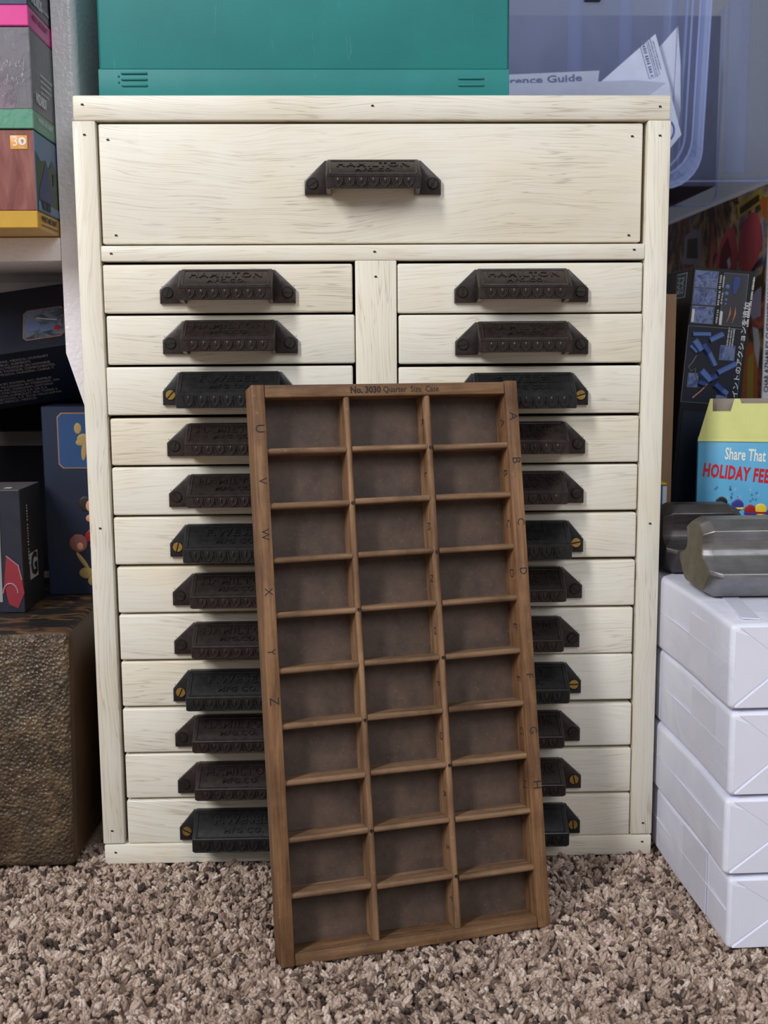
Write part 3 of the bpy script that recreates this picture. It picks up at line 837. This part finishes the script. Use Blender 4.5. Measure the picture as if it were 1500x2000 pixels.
cm_('steel_blue_print', (92, 108, 146), .4)
obj('picture', bm, [M['battle_photo'], M['steel_blue_print'], M['grey_print'], M['red_print']], nb, smooth=0)
UNDER = Matrix(((1, 0, 0, 0), (0, -1, 0, 0), (0, 0, -1, 0), (0, 0, 0, 1)))   # text on the face looking down (-z)
bm = new_bm()
lines = ['COMPONENTS MADE IN DENMARK, MEXICO, HUNGARY', 'CHINA AND THE CZECH REPUBLIC. ELEMENTS', 'FABRIQUES AU DANEMARK, AU MEXIQUE, EN HONGRIE', 'EN CHINE ET EN REPUBLIQUE TCHEQUE. COMPONENTES', 'HECHOS EN DINAMARCA, MEXICO, HUNGRIA, CHINA Y', 'REPUBLICA CHECA.', '',
         'DISTRIBUTED IN THE USA BY SYSTEMS, INC. ENFIELD', 'CT 06082. DISTRIBUTED IN CANADA BY MARKHAM, ON', 'CANADA PAR CANADA INC. MARKHAM, ONTARIO', 'L3R 5H6. IMPORTADO POR MEXICO S.A. DE C.V.', 'PASEO ALEXANDER VON HUMBOLDT 43A, TORRE 4', 'LOMAS VERDES 3A SECCION, C.P. 53125 NAUCALPAN', 'JUAREZ, ESTADO DE MEXICO, MEXICO.']
for i, ln in enumerate(lines):
    if ln: text(bm, ln, .0046, Matrix.Translation((-.094, .012 + .0048 * i, -.0004)) @ UNDER, .00002, align='LEFT', sx=.86)
obj('small_print', bm, M['grey_print'], nb, smooth=0)

# ------------------------------------------------------------------ stack of paper reams on the right
def ream(z0, z1, cx, cy, yaw, label, tapes):
    t = thing('paper_ream', label, 'paper ream', (cx, cy, z0), (0, 0, radians(yaw)), 'wrapped paper reams in a stack')
    h = z1 - z0
    bm = new_bm(); box(bm, 0, .216, 0, .279, .0004, h - .0004, .0042, 4)
    bmesh.ops.subdivide_edges(bm, edges=[e for e in bm.edges if e.calc_length() > .1], cuts=6, use_grid_fill=True)
    for v in bm.verts:
        v.co.x += .0008 * sin(v.co.y * 40 + z0 * 90) * (v.co.x < .01)
        v.co.z += -.0012 * (v.co.z > h / 2) * math.exp(-((v.co.y) / .02) ** 2 - ((v.co.x) / .02) ** 2)
    obj('wrapped_block', bm, M['ream'], t, smooth=60)
    # folded end flaps on the front: lower triangle over the two side tucks
    bm = new_bm(); m = h * .46
    prism(bm, [(.004, .0025), (.212, .0025), (.168, h * .62), (.048, h * .62)], -.0011, .0004, 'y')
    prism(bm, [(.003, .0045), (.046, h * .62), (.046, h * .66), (.003, h - .006)], -.0004, .0004, 'y')
    obj('lower_end_flap', bm, M['ream_flap'], t, smooth=0)
    bm = new_bm(); prism(bm, [(.006, h - .0035), (.210, h - .0035), (.168, h * .45), (.048, h * .45)], -.0008, .0004, 'y')
    obj('upper_end_flap', bm, M['ream_flap'], t, smooth=0)
    bm = new_bm(); box(bm, -.0007, .0003, .0035, .27, h * .52, h * .527, 0)
    obj('side_seam', bm, M['tape'], t, smooth=0)
    for (a, b, c, d) in tapes:
        bm = new_bm(); box(bm, -.00045, .0002, a, b, c * h, d * h, 0); obj('side_tape', bm, M['tape'], t, smooth=0)
    return t
ream(-.001, .0565, .2512, -.1635, 2.0, 'bottom wrapped white paper ream, resting on the carpet', [(.045, .10, .08, .95)])
ream(.0568, .1168, .2475, -.1630, 1.4, 'second wrapped white paper ream from the floor', [])
ream(.1171, .1815, .2490, -.1630, 1.5, 'third wrapped white paper ream from the floor, under the topmost one', [(.03, .085, .2, .9)])
top_ream = ream(.1818, .2460, .2468, -.1630, 1.25, 'topmost wrapped white paper ream, carrying the two steel bars', [(.04, .09, .1, .8)])
bm = new_bm(); prism(bm, [(.012, .014), (.024, .010), (.062, .268), (.050, .272)], .0638, .0646, 'z'); obj('top_tape', bm, M['tape'], top_ream, smooth=0)

# ------------------------------------------------------------------ two steel rail-section bars on the reams
FRONT_HALF = [(-.074, 0), (-.079, .0012), (-.0945, .0165), (-.0968, .0195), (-.0962, .0235), (-.0915, .0250), (-.084, .0275), (-.0775, .0305), (-.0735, .0340), (-.0720, .0390), (-.0722, .0440), (-.0735, .0485), (-.0755, .0535), (-.0750, .0548), (-.0625, .0612), (-.0590, .0618)]
PROF = FRONT_HALF + [(-.1 - y, z) for y, z in FRONT_HALF[::-1]]
PROF = [(y, z * .955) for y, z in PROF]
def smooth_profile(P, it=3):
    for _ in range(it):
        Q = []
        for a, b in zip(P, P[1:] + P[:1]):
            Q += [(a[0] * .84 + b[0] * .16, a[1] * .84 + b[1] * .16), (a[0] * .16 + b[0] * .84, a[1] * .16 + b[1] * .84)]
        P = Q
    return P
PROF = smooth_profile(PROF)
def bar(label, x0, x1, dy, mats, depth=1, endtilt=0):
    t = thing('steel_bar', label, 'steel bar', ((x0 + x1) / 2, dy - .05, .2466), (0, 0, 0), 'steel rail bars on the paper reams')
    L = (x1 - x0) / 2
    bm = new_bm()
    c = Vector((-.05, .031))
    def ring(x, s):
        out = []
        for (y, z) in PROF:
            yy = c.x + (y - c.x) * s; zz = c.y + (z - c.y) * s
            out.append(bm.verts.new((x + endtilt * (zz - .03) * (1 if x > 0 else 0), (yy + .05) * depth, zz)))
        return out
    R = [ring(-L, .83), ring(-L + .0010, .865), ring(-L + .0075, .985), ring(-L + .0088, 1), ring(L - .0075, 1), ring(L, .86)]
    n = len(PROF)
    for i, (a, b) in enumerate(zip(R, R[1:])):
        for k in range(n):
            f = bm.faces.new((a[k], b[k], b[(k + 1) % n], a[(k + 1) % n])); f.material_index = 1 if i == 0 else 0
    f = bm.faces.new(R[0]); f.material_index = 1
    f = bm.faces.new(R[-1][::-1]); f.material_index = 1
    bmesh.ops.recalc_face_normals(bm, faces=bm.faces)
    obj('bar_body', bm, mats, t, smooth=24)
    return t
bar('polished steel rail bar lying in front on the topmost ream', .2515, .425, -.005, [M['steel'], M['steel_end']])
bar('darker steel rail bar lying behind the polished one', .2470, .3215, .0835, [M['steel_dark'], M['steel_dark']], .68, -.35)

# ------------------------------------------------------------------ holiday box, books and kit boxes behind the bars
cm_('holiday_blue', (96, 172, 214), .35); cm_('holiday_yellow', (220, 222, 142), .4); cm_('grey_board', (150, 136, 126), .7)
cm_('red_ink', (206, 30, 42), .4); cm_('white_ink', (238, 238, 228), .4); cm_('hat_blue', (52, 56, 140), .4); cm_('hat_yellow', (232, 196, 56), .4); cm_('hat_red', (150, 32, 36), .4)
hb = thing('holiday_box', 'blue and yellow card box with holiday lettering, behind the steel bars', 'gift box', (.2925, .075, .2462), (0, 0, radians(-16)))
bm = new_bm(); box(bm, 0, .15, 0, .045, 0, .1110, .001, 2); obj('carton', bm, M['holiday_blue'], hb)
bm = new_bm()
prism(bm, [(-.0004, .1108), (.0092, .1480), (.0114, .1482), (.0116, .1368), (.0272, .1370), (.0300, .1482), (.0345, .1482), (.0362, .1440), (.15, .1446), (.15, .1108)], -.0006, .0008, 'y')
prism(bm, [(-.0004, .1098), (.15, .1098), (.15, .1112), (-.0004, .1112)], -.0010, .0004, 'y')
obj('yellow_top_panel', bm, M['holiday_yellow'], hb, smooth=0)
bm = new_bm(); prism(bm, [(.0095, .1105), (.0105, .1478), (.15, .1490), (.15, .1105)], .0075, .0088, 'y'); obj('inner_board', bm, M['grey_board'], hb, smooth=0)
bm = new_bm(); text(bm, 'Share That', .0150, at(.0235, -.0003, .0985, FRONT, -.05), .00004, align='LEFT', sx=.53, bold=.0003)
obj('white_lettering', bm, M['white_ink'], hb, smooth=0)
bm = new_bm(); text(bm, 'HOLIDAY FEELING', .0165, at(.0050, -.0003, .0835, FRONT, -.09), .00004, align='LEFT', sx=.53, bold=.0006, space=1.1)
obj('red_lettering', bm, M['red_ink'], hb, smooth=0)
bm = new_bm()
for k in range(46):
    x = random.uniform(.012, .075); z = random.uniform(.050, .072) - (x - .02) * .12
    a = [(x + .0007 * cos(q), -.0003, z + .0010 * sin(q)) for q in np.linspace(0, 2 * pi, 8)]
    tube(bm, a, .00014, 4, random.choice((0, 0, 1)))
obj('snow_dots', bm, [M['indigo_print'], M['white_ink']], hb)
bm = new_bm()
for k, (x, z, m) in enumerate(((.022, .0545, 3), (.036, .0525, 0), (.047, .0480, 2), (.056, .0490, 1), (.066, .0460, 0), (.074, .0500, 2))):
    blob(bm, x, z, .0052, .0055, m, -.0004); box(bm, x - .0052, x + .0052, -.0010, 0, z - .004, z - .0018, .0004, 1, (m + 1) % 3)
obj('woolly_hat_print', bm, [M['hat_blue'], M['hat_yellow'], M['hat_red'], M['black_print']], hb)

mc = thing('moving_carton', 'large brown cardboard carton on the floor behind the paper stack', 'carton', (.44, .64, FLOOR))
cm_('cardboard', (150, 118, 92), .8); 
bm = new_bm(); box(bm, -.17, .19, -.50, .50, 0, .2535, .003, 2); obj('carton', bm, M['cardboard'], mc)
bm = new_bm(); box(bm, -.17, .19, -.03, .03, .2535, .2539, 0); obj('parcel_tape', bm, M['tape'], mc, smooth=0)

cc = thing('tall_carton', 'tall narrow brown cardboard carton squeezed beside the right side of the cabinet', 'carton', (.2600, .101, .2462))
bm = new_bm(); box(bm, -.0165, .0168, 0, .14, 0, .2420, .001, 2); obj('carton', bm, M['cardboard'], cc)
bm = new_bm(); box(bm, -.008, .008, -.0003, .1403, .05, .2423, 0); obj('parcel_tape', bm, M['cardboard'], cc, smooth=0)
bk = thing('thin_book', 'thin blue book with a yellow top edge, upright between cabinet and brown carton', 'book', (.2590, .0735, .2462))
cm_('book_blue', (30, 92, 140), .35); cm_('book_yellow', (222, 180, 40), .4); cm_('page_white', (206, 206, 212), .6)
bm = new_bm(); box(bm, -.0155, .002, 0, .025, 0, .0705, .0008, 1); obj('cover', bm, M['book_blue'], bk)
bm = new_bm(); box(bm, .0021, .0062, .001, .025, 0, .0690, .0004, 1); obj('pages', bm, M['page_white'], bk)
bm = new_bm(); box(bm, -.0155, .0058, .0, .025, .0706, .0722, .0004, 1); obj('yellow_edge', bm, M['book_yellow'], bk)

mk = thing('model_kit_box', 'tilted black kit box with blue photos and small blue badge, behind the holiday box', 'kit box', (.2785, .1300, .2465))
mk.matrix_world = Matrix.Translation((.2800, .1300, .2465)) @ Matrix.Rotation(radians(4.3), 4, 'Y') @ Matrix.Rotation(radians(0), 4, 'Z')
KH = .2690; KW = .0580
cm_('kit_black', (22, 24, 30), .35); cm_('kit_panel', (66, 66, 76), .4); cm_('kit_navy', (24, 30, 48), .4); cm_('line_print', (120, 126, 140), .4)
art_mat('blue_photo', [(40, 56, 110), (74, 92, 150), (130, 146, 190), (58, 58, 70)], 130, .4, (1, 1, 1), 1.2)
for nm, c in (('robot_blue', (96, 126, 190)), ('robot_deep', (58, 80, 150)), ('copper_part', (190, 128, 100))): cm_(nm, c, .4)
bm = new_bm(); box(bm, 0, KW, 0, .19, 0, KH, .0007, 1); obj('carton', bm, M['kit_black'], mk)
def pz(y): return KH - (y - 520) * .000478       # heights down the printed face
def px(x, y): return (x - (1352 - (y - 520) * .1)) * .000484
def panel(name, x0, y0, x1, y1, mat, d=.0003, border=True):
    bm = new_bm()
    xa, xb = px(x0, y0), px(x1, y0); za, zb = pz(y1), pz(y0)
    if border: box(bm, xa - .0005, xb + .0005, -d, .0003, za - .0005, zb + .0005, 0, 1, 1)
    box(bm, xa, xb, -d - .0002, .0003, za, zb, 0, 1, 0)
    return obj(name, bm, [mat, M['line_print']], mk, smooth=0)
panel('photo_panel', 1356, 527, 1400, 558, M['blue_photo'])
panel('photo_panel', 1353, 561, 1373, 591, M['blue_photo'])
panel('photo_panel', 1375, 561, 1397, 591, M['blue_photo'])
panel('photo_panel', 1350, 595, 1392, 627, M['blue_photo'])
panel('parts_panel', 1413, 528, 1459, 628, M['kit_panel'])
panel('pose_panel', 1343, 634, 1452, 782, M['kit_navy'])
panel('photo_panel', 1406, 668, 1434, 695, M['blue_photo'], .0006)
panel('photo_panel', 1343, 726, 1362, 752, M['blue_photo'], .0006)
panel('photo_panel', 1398, 766, 1418, 780, M['blue_photo'], .0006)
panel('lower_photo_panel', 1332, 800, 1440, 1000, M['kit_navy'], border=False)
bm = new_bm()
P_ = lambda pts: [(px(a, b), pz(b)) for a, b in pts]
prism(bm, P_([(1437, 533), (1443, 535), (1442, 548), (1434, 567), (1428, 567), (1428, 546), (1432, 534)]), -.0010, 0, 'y', 0)
for (x, y, r) in ((1418, 554, .0022), (1416, 567, .0020), (1415, 579, .0014), (1414, 587, .0012)): blob(bm, px(x, y), pz(y), r, r, 1, -.0008)
prism(bm, P_([(1424, 590), (1425, 605), (1415, 626), (1420, 610)]), -.0010, 0, 'y', 2)
prism(bm, P_([(1434, 590), (1435, 605), (1426, 627), (1430, 610)]), -.0010, 0, 'y', 2)
obj('parts_print', bm, [M['robot_deep'], M['robot_blue'], M['copper_part']], mk, smooth=0)
bm = new_bm()
def seg(a, b, r, m): tube(bm, [(px(*a), -.0009, pz(a[1])), (px(*b), -.0009, pz(b[1]))], r, 6, m)
for a, b, r, m in (((1350, 650), (1385, 648), .0022, 0), ((1352, 662), (1366, 680), .0042, 0), ((1345, 672), (1358, 684), .002, 0), ((1370, 668), (1382, 684), .0035, 1), ((1382, 684), (1394, 708), .003, 0),
                   ((1384, 660), (1410, 646), .0028, 0), ((1366, 720), (1384, 738), .004, 0), ((1362, 742), (1376, 746), .003, 1), ((1384, 736), (1398, 728), .0034, 1), ((1400, 722), (1436, 702), .0028, 0),
                   ((1394, 744), (1408, 756), .0034, 1), ((1406, 754), (1418, 762), .003, 0)): seg(a, b, r, m)
tube(bm, [(px(x, y), -.0009, pz(y)) for x, y in ((1358, 690), (1350, 704), (1342, 714), (1346, 722), (1356, 716), (1356, 730), (1362, 742))], .0006, 5, 2)
tube(bm, [(px(x, y), -.0009, pz(y)) for x, y in ((1380, 744), (1368, 758), (1350, 774))], .0008, 5, 3)
obj('posed_figures_print', bm, [M['robot_blue'], M['robot_deep'], M['line_print'], M['copper_part']], mk)
bm = new_bm()
text(bm, '可動ジョイントのアクションを追加', .0060, at(px(1442, 705), -.0009, pz(706), FRONT, pi / 2 - .03), .00003, sx=1.25, bold=.00012)
for k in range(3): scribble(bm, .016, .0016, at(px(1420 + 5 * k, 650), -.0009, pz(650), FRONT, pi / 2 - .03), seed=k)
for k, (x, y) in enumerate(((1402, 545), (1399, 577), (1396, 612))):
    scribble(bm, .013, .0020, at(px(x + 2, y), -.0006, pz(y), FRONT, pi / 2 - .03), seed=k + 5)
    scribble(bm, .010, .0018, at(px(x + 8, y), -.0006, pz(y), FRONT, pi / 2 - .03), seed=k + 9)
scribble(bm, .046, .0020, at(px(1464, 580), -.0006, pz(580), FRONT, pi / 2 - .03))
box(bm, px(1348, 614), px(1353, 614), -.0007, 0, pz(626), pz(601), 0, 1, 0); box(bm, px(1403, 614), px(1408, 614), -.0007, 0, pz(628), pz(602), 0, 1, 0)
obj('face_lettering', bm, M['white_print'], mk, smooth=0)
LB_ = at(-.0006, .055, KH - .0210, LEFTF)
bm = new_bm(); box(bm, -.0003, .0003, .018, .050, KH - .0275, KH - .0038, 0, 1, 1); box(bm, -.0005, .0003, .0195, .0485, KH - .0265, KH - .0048, 0, 1, 0)
bdg = obj('maker_badge', bm, [cm_('badge_blue', (24, 92, 142), .35), M['silver_print']], mk, smooth=0)
bm = new_bm()
text(bm, 'BAN', .0135, at(-.0007, .040, KH - .0156, LEFTF, pi / 2), .00003, sx=.62, bold=.0004)
text(bm, 'DAI', .0135, at(-.0007, .0280, KH - .0156, LEFTF, pi / 2), .00003, sx=.72, bold=.0004)
obj('badge_lettering', bm, M['silver_print'], bdg, smooth=0)

art_mat('fiery_art', [(28, 16, 16), (60, 24, 24), (226, 120, 90), (40, 26, 28), (236, 190, 120), (150, 140, 150), (60, 30, 26), (34, 20, 20)], 5, .3, (1, 1.3, 1), 1.6)
rb = thing('art_kit_box', 'tall kit box with fiery red artwork and a white lettered spine, at the right edge', 'kit box', (.5660, .665, .2465))
bm = new_bm(); fs = box(bm, 0, .10, 0, .52, 0, .4230, .001, 1)
for f in bm.faces:
    if f.normal.y < -.5: f.material_index = 1
cm_('spine_white', (222, 228, 240), .35)
obj('carton', bm, [M['fiery_art'], M['spine_white']], rb)
bm = new_bm(); text(bm, "CHAR AZNABLE'S CUSTOMIZE MOBILE SUIT", .0090, at(.0060, -.0004, .132, FRONT, pi / 2), .00004, align='LEFT', sx=.98, bold=.0003, space=1.05)
obj('spine_lettering', bm, M['black_print'], rb, smooth=0)
bm = new_bm()
def lpoly(pts, m, x=-.0005):
    f = quad(bm, [(x, p[0], p[1]) for p in pts], m); f.normal_update()
    if f.normal.x > 0: f.normal_flip()
def lshape(pts, m, x=-.0005):
    f = bm.faces.new([bm.verts.new((x, p[0], p[1])) for p in pts]); f.material_index = m; f.normal_update()
    if f.normal.x > 0: f.normal_flip()
lshape([(.002, .002), (.515, .002), (.515, .421), (.002, .421)], 8, -.0003)
lshape([(.133, .410), (.028, .421), (.027, .400), (.127, .388)], 0)
lshape([(.120, .404), (.040, .413), (.038, .403), (.117, .394)], 1, -.0008)
lshape([(.225, .318), (.224, .335), (.205, .362), (.180, .377), (.160, .381), (.138, .374), (.126, .345), (.122, .318), (.155, .306), (.19, .306)], 2)
lshape([(.210, .318), (.200, .350), (.170, .366), (.150, .340), (.16, .318)], 4, -.0008)
lshape([(.168, .330), (.156, .335), (.150, .322), (.160, .316)], 5, -.0011)
lshape([(.114, .316), (.120, .350), (.104, .378), (.075, .391), (.045, .388), (.028, .368), (.016, .345), (.040, .318), (.078, .298)], 2, -.0007)
lshape([(.030, .383), (.016, .366), (.006, .330), (.012, .312), (.018, .350)], 3, -.0010)
lshape([(.040, .405), (.006, .405), (.006, .372), (.022, .380)], 7, -.0006)
lshape([(.100, .300), (.070, .290), (.018, .300), (.006, .320), (.006, .262), (.060, .245), (.110, .262)], 1, -.0006)
lshape([(.072, .255), (.040, .276), (.016, .282), (.014, .240), (.045, .236)], 3, -.0009)
lshape([(.046, .226), (.022, .222), (.012, .200), (.016, .165), (.034, .190)], 5, -.0009)
lshape([(.078, .190), (.050, .205), (.020, .187), (.012, .118), (.079, .112)], 7, -.0008)
lshape([(.060, .180), (.036, .190), (.030, .118), (.058, .118)], 0, -.0010)
lshape([(.405, .344), (.300, .334), (.302, .388), (.345, .398), (.400, .390)], 3, -.0006)
lshape([(.385, .352), (.32, .346), (.325, .380), (.38, .384)], 1, -.0009)
obj('cover_artwork', bm, [cm_('ochre_print', (214, 184, 70), .3), cm_('dark_ochre_print', (90, 70, 34), .3), cm_('armour_red_print', (216, 88, 92), .25), cm_('grey_violet_print', (196, 186, 206), .3), cm_('deep_red_print', (128, 36, 38), .3), M['white_print'], cm_('pale_pink_print', (246, 196, 196), .25), cm_('flame_print', (226, 124, 48), .3), M['fiery_art']], rb, smooth=0)

# ------------------------------------------------------------------ clear storage bins on a wall shelf behind the cabinet
ws = thing('bin_shelf', 'dark shelf board on the carton behind the cabinet, under the clear bins', 'shelf', (.10, .62, FLOOR))
bm = new_bm(); box(bm, -.34, .17, -.17, .20, .615, .634, .001); obj('board', bm, M['carcass'], ws)
for sx in (-.33, .12):
    bm = new_bm(); box(bm, sx, sx + .02, -.16, .19, 0, .615, .001); obj('upright', bm, M['carcass'], ws)
def rrect(x0, x1, z0, z1, r, n=8):
    pts = [(x0, z1)]
    pts += [(x0 + r - r * cos(a), z0 + r - r * sin(a)) for a in np.linspace(0, pi / 2, n)]
    pts += [(x1 - r + r * sin(a), z0 + r - r * cos(a)) for a in np.linspace(0, pi / 2, n)]
    return pts + [(x1, z1)]
def bin_shell(name, label, x0, x1, y0, y1, z0, z1, r, draft, ribs):
    t = thing(name, label, 'storage bin', ((x0 + x1) / 2, (y0 + y1) / 2, z0))
    X0, X1 = x0 - (x0 + x1) / 2, x1 - (x0 + x1) / 2; D = (y1 - y0) / 2; Hh = z1 - z0
    bm = new_bm()
    def ring(y, ins):
        pts = rrect(X0 + ins, X1 - ins, ins, Hh, max(r - ins, .004))
        out = []
        for (x, z) in pts:
            k = 1 + draft * (z / Hh - .5)
            out.append(bm.verts.new((x * k, y, z)))
        return out
    R = [ring(-D, .006), ring(-D + .001, .002), ring(-D + .006, 0), ring(D - .006, 0), ring(D, .006)]
    n = len(R[0])
    for a, b in zip(R, R[1:]):
        for k in range(n - 1): bm.faces.new((a[k], a[k + 1], b[k + 1], b[k]))
    bm.faces.new(R[0]); bm.faces.new(R[-1][::-1])
    bmesh.ops.recalc_face_normals(bm, faces=bm.faces)
    obj('tub', bm, M['bin'], t, smooth=60)
    for dy, w, ins, band in ribs:
        bm = new_bm()
        for yy in (dy,):
            o_ = rrect(X0 - .0012 + ins, X1 + .0012 - ins, -.0012 + ins, Hh, r); i_ = rrect(X0 + band + ins, X1 - band - ins, band + ins, Hh, r)
            def dr(p): k = 1 + draft * (p[1] / Hh - .5); return (p[0] * k, p[1])
            o_ = [dr(p) for p in o_]; i_ = [dr(p) for p in i_]
            for k in range(len(o_) - 1):
                prism(bm, [o_[k], o_[k + 1], i_[k + 1], i_[k]], -D + yy, -D + yy + w, 'y')
        obj('reinforcing_rib', bm, M['bin_rib'], t, smooth=0)
    return t
b1 = bin_shell('storage_bin', 'clear bluish plastic bin of loose papers behind the cabinet, nearer of two', .02, .412, .47, .63, .6345, .93, .045, .05, [(.0, .003, .0, .0125), (-.0005, .0015, .0, .0008), (-.0005, .0015, .013, .0008), (.010, .002, .019, .0008), (.10, .006, .0, .001)])
bm = new_bm(); box(bm, .045, .065, -.088, -.078, .2150, .245, .002, 2); obj('latch', bm, cm_('latch_grey', (70, 72, 84), .4), b1)
b2 = bin_shell('storage_bin', 'clear plastic bin farther back, resting on the art kit box', .10, .5760, .66, 1.18, .6712, .98, .02, .02, [(.0, .006, .0, .001), (.26, .008, .0, .001)])
for k, (xx, w) in enumerate(((-.06, .020), (.01, .018), (.07, .02), (.16, .03))):
    bm = new_bm(); box(bm, xx, xx + w, -.262, -.2585, .01, .30, .001); obj('wall_ridge', bm, M['bin'], b2)
art_mat('dim_contents', [(52, 54, 66), (80, 84, 104), (60, 62, 84)], 10, .6)
fc = thing('file_carton', 'grey carton stored inside the clear bin farther back', 'carton', (.33, .92, .678))
bm = new_bm(); box(bm, -.17, .19, -.16, .16, 0, .24, .002); obj('carton', bm, M['dim_contents'], fc)
bm = new_bm(); box(bm, -.14, -.02, -.1605, -.16, .05, .07, 0); obj('pale_label', bm, M['grey_print'], fc, smooth=0)
# papers inside the nearer bin
cm_('sheet_white', (228, 232, 246), .6); cm_('text_grey', (96, 104, 140), .6); cm_('sheet_grey', (196, 200, 216), .6); cm_('mark_blue', (60, 104, 168), .5)
def sheet(name, label, pts, y, th=.0006, mat='sheet_white', cat='paper', marks=None):
    t = thing(name, label, cat, (pts[0][0], y, pts[0][1]))
    bm = new_bm(); prism(bm, [(p[0] - pts[0][0], p[1] - pts[0][1]) for p in pts], 0, th, 'y'); obj('sheet', bm, M[mat], t, smooth=0)
    if marks:
        bm = new_bm(); m_ = marks(bm); obj('printing', bm, M[m_], t, smooth=0)
    return t
def stack_marks(bm):
    return 'text_grey'
sheet('folded_paper', 'white folded sheet standing upright against the right wall of the papers bin', [(.350, .645), (.384, .712), (.3865, .834), (.334, .775)], .515)
sheet('folded_paper', 'narrow white fold edge in front of the upright sheet in the bin', [(.3835, .712), (.3905, .708), (.3930, .735), (.3915, .790), (.3868, .835)], .512)
def leaf_marks(bm):
    th = math.atan2(-.072, .023); inn = Vector((-.952, -.304)); mid = Vector((.0185, .134))
    for k, (off, size, ln) in enumerate(((.018, .0042, .042), (.0115, .0016, .05), (.0085, .0016, .046), (.0055, .0016, .034))):
        c = mid + inn * off
        scribble(bm, ln, size, at(c.x, -.0004, c.y, FRONT, th), seed=k)
    c = mid + inn * .018; d = Vector((cos(th), sin(th))); q = Vector((-sin(th), cos(th)))
    P = [c + d * a * .024 + q * b * .0042 for a, b in ((-1, -1), (1, -1), (1, 1), (-1, 1), (-1, -1))]
    tube(bm, [(v.x, -.0004, v.y) for v in P], .00035, 4)
    return 'text_grey'
sheet('printed_leaf', 'white leaf with a boxed heading poking up diagonally from the papers bin', [(.3450, .665), (.3790, .750), (.3560, .8220), (.2620, .742), (.27, .665)], .500, marks=leaf_marks)
sheet('loose_sheet', 'long white sheet lying lengthwise across the papers bin, curling at its right end', [(.07, .640), (.358, .650), (.3700, .742), (.3690, .762), (.3300, .7655), (.24, .762), (.15, .762), (.07, .755)], .490, .0012, 'sheet_grey')
def guide_marks(bm):
    text(bm, 'Reference Guide', .0115, at(.105, -.0004, .1215, FRONT, .05), .00002, sx=1.55, bold=.0003); return 'text_grey'
sheet('guide_booklet', 'booklet with a dark heading showing above the long sheet in the papers bin', [(.10, .645), (.272, .645), (.2870, .7780), (.10, .7700)], .496, .004, 'sheet_grey', 'booklet', marks=guide_marks)
def seal_marks(bm):
    tube(bm, [(.0255 + .007 * cos(a), -.0004, .055 + .011 * sin(a)) for a in np.linspace(0, 2 * pi, 20)], .0011, 5)
    blob(bm, .0255, .055, .003, .006, 0, -.0004); return 'mark_blue'
sheet('sealed_letter', 'white letter with a round blue seal at the right end of the papers bin', [(.345, .650), (.3870, .700), (.3680, .762), (.345, .745)], .484, marks=seal_marks)
